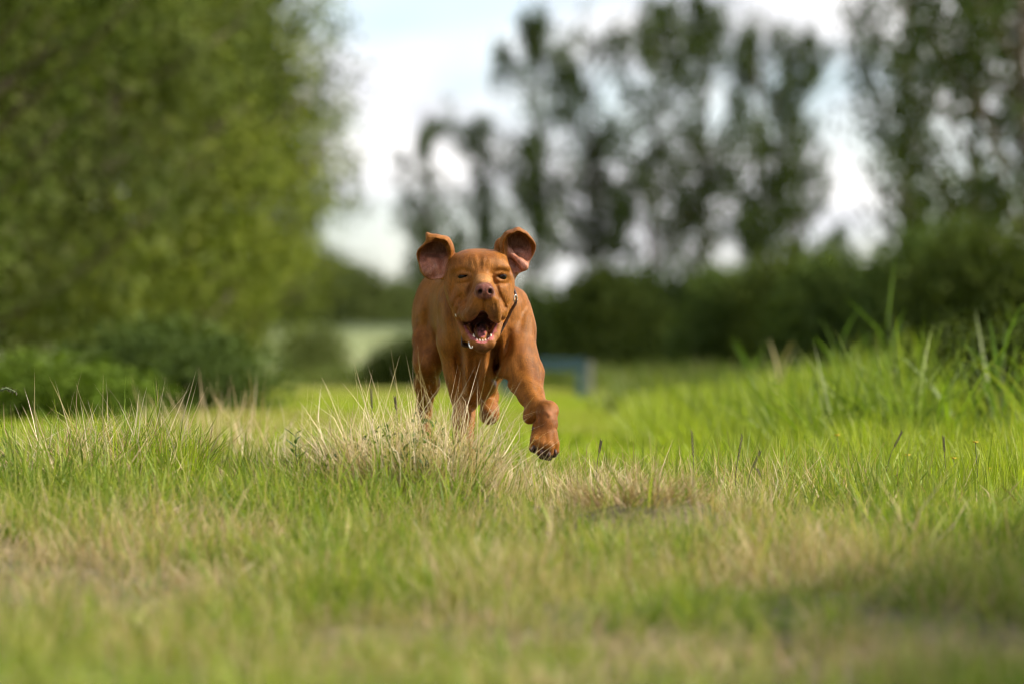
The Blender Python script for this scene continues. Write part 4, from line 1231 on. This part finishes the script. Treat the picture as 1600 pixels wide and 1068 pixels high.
def weeds():
    lm = leafy_mat('weed_leaves', .3, .45, .1); sm = simple_mat('weed_stem', (.09, .12, .035), .6)
    g = random.Random(4)
    v, f = leaf_blade(.036, .0115)
    me0 = mesh_np('leaf', np.array(v), np.array(f), np.tile([[.065, .115, .035]], (len(v), 1))); me0.materials.append(lm)
    for lab, stems in (('leafy green weed leaning out left of the big dry tussock',
                        [([(540, 762), (520, 745), (497, 740), (478, 752)], -.46), ([(545, 765), (528, 736), (510, 722), (492, 742)], -.44), ([(480, 752), (468, 735), (461, 705), (463, 676)], -.45),
                         ([(505, 735), (512, 716), (528, 712)], -.44)]),
                       ('small leafy weed growing out of the middle of the big dry tussock', [([(640, 780), (636, 740), (628, 706)], -.55), ([(646, 780), (656, 742), (668, 718)], -.55)])):
        b = P(*stems[0][0][0], stems[0][1]); t = thing('leafy_weed', lab, 'weed', b)
        for path, Y in stems:
            pts = [V(P(a, c, Y)) - V(b) for a, c in path]
            vs, fs = ring_loft([tuple(p) for p in pts], [.0020 * (1 - .5 * i / len(pts)) for i in range(len(pts))], 6)
            m_ = bpy.data.meshes.new('stem'); m_.from_pydata(vs, [], fs); m_.shade_smooth(); add('stem', m_, sm, t)
            n = 16
            for i in range(n):
                s = (i + .8) / n * (len(pts) - 1); k = min(int(s), len(pts) - 2); p = pts[k].lerp(pts[k + 1], s - k); d = (pts[k + 1] - pts[k]).normalized()
                o = add('leaf', me0, None, t); az = i * 2.4 + g.random()
                q = (d.orthogonal().normalized()); q.rotate(Matrix.Rotation(az, 3, d)); q = (q + d * .8).normalized()
                o.location = p; o.rotation_euler = q.to_track_quat('X', 'Z').to_euler(); sc = .6 + .6 * g.random(); o.scale = (sc, sc, sc)
    # grass stalks with seed heads, dark against the bright grass
    st = simple_mat('seed_stalk', (.13, .12, .05), .7); sd = simple_mat('seed_husk', (.10, .085, .045), .7)
    sv = [(0, 0, 0), (.0022, 0, .004), (0, .0014, .004), (-.0022, 0, .004), (0, -.0014, .004), (0, 0, .011)]
    sf = [(0, 2, 1), (0, 3, 2), (0, 4, 3), (0, 1, 4), (5, 1, 2), (5, 2, 3), (5, 3, 4), (5, 4, 1)]
    sme = bpy.data.meshes.new('seed'); sme.from_pydata(sv, [], sf); sme.materials.append(sd)
    G = 'grass stalks with seed heads'
    for lab, path, Y, head in (
            ('seed stalk standing tallest right of the brown mound', [(1086, 775), (1084, 730), (1081, 676)], -.30, .5),
            ('dark seed stalk leaning right, before the bright grass', [(1149, 770), (1150, 735), (1159, 682)], -.25, .5),
            ('thin seed stalk bowing to the right of the dark leaning one', [(1166, 768), (1172, 738), (1187, 706)], -.35, .55),
            ('short drooping seed stalk right of the bowing one', [(1196, 790), (1194, 756), (1184, 734)], -.40, .45),
            ('dark seed stalk beside the raised paw', [(932, 742), (934, 716), (939, 690)], -.25, .5),
            ('long seed stalk slanting right, in the green on the right', [(1383, 740), (1393, 705), (1408, 676)], .05, .55),
            ('upright seed stalk near the yellow flower', [(1480, 750), (1476, 716), (1474, 684)], .05, .5),
            ('seed stalk lying over to the right in the dull green tuft', [(1386, 760), (1396, 748), (1406, 738)], -.15, .6),
            ('dark upright seed stalk in the big dry tussock, left of the hind leg', [(585, 720), (582, 660), (580, 610)], -.30, .4),
            ('dark seed stalk in the middle of the big dry tussock', [(624, 700), (621, 650), (617, 622)], -.30, .5)):
        b = V(P(*path[0], Y)); gr = gz1(b.x, b.y); t = thing('seed_stalk', lab, 'grass stalk', (b.x, b.y, gr - .01), G); base = V((b.x, b.y, gr - .01))
        pts = [V((0, 0, 0))] + [V(P(a, c, Y)) - base for a, c in path]
        vs, fs = ring_loft([tuple(p) for p in pts], [.0013, .0012, .0011, .0008], 5)
        m_ = bpy.data.meshes.new('stalk'); m_.from_pydata(vs, [], fs); m_.shade_smooth(); add('stalk', m_, st, t)
        a, c = pts[-2], pts[-1]; n = 14
        for i in range(n):
            s = 1 - head * 1.4 * (1 - i / (n - 1)); p = a.lerp(c, s); d = (c - a).normalized(); side = d.cross(V((0, 1, 0))) * (1 if i % 2 else -1)
            o = add('seed', sme, None, t); o.location = p; o.rotation_euler = (d + side * .35).to_track_quat('Z', 'Y').to_euler(); o.scale = (1, 1, 1)
    # green spikes arching in from the left frame edge
    sg = simple_mat('spike_green', (.10, .15, .05), .6)
    for lab, path, Y in (('green bristly spike drooping in at the left frame edge, upper', [(-30, 760), (-26, 640), (-8, 612), (10, 606), (26, 612)], -.15),
                         ('green bristly spike pointing in at the left frame edge, lower', [(-34, 790), (-28, 730), (-6, 714), (16, 709), (38, 706)], -.15)):
        b = V(P(*path[0], Y)); base = V((b.x, b.y, gz1(b.x, b.y) - .01)); t = thing('flower_spike', lab, 'plant', base)
        pts = [V((0, 0, 0))] + [V(P(a, c, Y)) - base for a, c in path]
        vs, fs = ring_loft([tuple(p) for p in pts], [.0018, .0018, .0016, .0035, .0032, .0010], 6)
        m_ = bpy.data.meshes.new('stem'); m_.from_pydata(vs, [], fs); m_.shade_smooth(); add('stem', m_, sg, t)
        for i in range(26):
            s = i / 25 * 2.0; k = min(int(s), 1) + 3; p = pts[k].lerp(pts[k + 1], s - (k - 3)); d = (pts[k + 1] - pts[k]).normalized()
            q = d.orthogonal(); q.rotate(Matrix.Rotation(i * 2.4, 3, d))
            o = add('bristle', sme, None, t); o.location = p; o.rotation_euler = (q + d * .5).to_track_quat('Z', 'Y').to_euler(); o.scale = (.9, .9, .9)
    # yellow flowers in the green on the right
    ym = simple_mat('yellow_petal', (.62, .48, .03), .5); yc = simple_mat('flower_heart', (.45, .28, .02), .6)
    pv, pf = leaf_blade(.010, .008); pme = bpy.data.meshes.new('petal'); pme.from_pydata(pv, [], pf); pme.materials.append(ym)
    hv, hf = ring_loft([(0, 0, 0), (0, 0, .002), (0, 0, .0035)], [.003, .0034, .0012], 8); hme = bpy.data.meshes.new('heart'); hme.from_pydata(hv, [], hf); hme.materials.append(yc)
    for px, py, Y, lab in ((1524, 691, .10, 'yellow flower standing highest near the right edge'), (1418, 711, .35, 'yellow flower in the green left of the highest one'),
                           (1545, 732, .05, 'low yellow flower below the highest one'), (1308, 680, .9, 'blurred yellow flower farthest left in the bright grass'),
                           (1490, 716, .2, 'small yellow flower just left of the highest one')):
        c = V(P(px, py, Y)); base = V((c.x, c.y, gz1(c.x, c.y) - .01)); t = thing('yellow_flower', lab, 'flower', base, 'yellow flowers in the right-hand grass'); h = c - base
        vs, fs = ring_loft([(0, 0, 0), (.006, 0, h.z * .5), tuple(h)], [.0014, .0012, .0010], 5)
        m_ = bpy.data.meshes.new('stem'); m_.from_pydata(vs, [], fs); add('stem', m_, sm, t)
        o = add('heart', hme, None, t); o.location = h
        for i in range(6):
            o = add('petal', pme, None, t); o.location = h; o.rotation_euler = (R(30), R(-25), i * math.pi / 3)
    # tall single reeds
    rl = leafy_mat('reed_leaves', .42, .45, .1)
    for px, Y, H, lab, sd_ in ((1386, 6.0, .74, 'tall leafy reed rising over the long grass, tallest', 1), (1312, 7.0, .62, 'upright reed left of the tallest one', 2), (1562, 3.6, .62, 'slanting reed before the dark bush at the right edge', 3),
                               (1218, 7.5, .50, 'tan dried reed at the left end of the reeds', 4), (1170, 9.0, .52, 'low reed before the dark hedge, left of the tan one', 5)):
        x = P(px, 580, Y)[0]; t = thing('reed', lab, 'reed', (x, Y, gz1(x, Y) - .02), 'single reeds on the right verge'); gg = np.random.default_rng(sd_)
        c = [(.50, .42, .26)] if sd_ == 4 else [(.12, .21, .025)]
        vs, fs = ring_loft([(0, 0, 0), (.01, 0, H * .5), (.02, 0, H * .85)], [.006, .005, .002], 6)
        m_ = bpy.data.meshes.new('stalk'); m_.from_pydata(vs, [], fs); add('stalk', m_, sm, t)
        for i in range(9):
            h = H * (.12 + .7 * i / 9); v_, f_, c_ = blades(1, 0, .34 * H + .05, .42 * H + .05, .015, .40, .5, c, sd_ * 20 + i, segs=6, base=np.array([[0.0, 0, h]]), aim=((-1) ** i * .9, .1), aimk=.6)
            add('leaf', mesh_np('leaf', v_, f_, c_), rl, t)


tussocks()
weeds()

# ---------------------------------------------------------------- blue table far behind
def blue_table():
    Y = 24.0; x0 = P(850, 580, Y)[0] - .45; x1 = P(914, 580, Y)[0]; z = gz1(x1, Y); blue = simple_mat('blue_paint', (.05, .11, .17), .45); grey = simple_mat('weathered_wood', (.30, .28, .27), .8)
    t = thing('low_table', 'low blue-painted table with a grey post, blurred behind the raised foreleg', 'table', (x1, Y, z))

    def box(nm, a, b, mat):
        bm = bmesh.new(); bmesh.ops.create_cube(bm, size=1)
        for v in bm.verts:
            v.co = V(((a[i] + b[i]) / 2 + v.co[i] * (b[i] - a[i])) for i in range(3))
        bmesh.ops.bevel(bm, geom=bm.edges[:], offset=.006, segments=2, affect='EDGES')
        me = bpy.data.meshes.new(nm); bm.to_mesh(me); bm.free(); add(nm, me, mat, t)
    w = x0 - x1
    for k in range(4):
        box('board', (w, -.30 + .155 * k, .43), (0, -.30 + .155 * k + .148, .465), blue)
    box('apron', (w + .05, -.27, .33), (-.05, -.245, .428), blue); box('apron', (w + .05, .25, .33), (-.05, .275, .428), blue)
    for ax in (w + .02, -.09):
        for ay in (-.29, .22):
            box('leg', (ax, ay, -.05), (ax + .085, ay + .08, .43), blue)
    box('post', (.025, -.10, -.05), (.085, -.04, .44), grey)


blue_table()
build_dog()
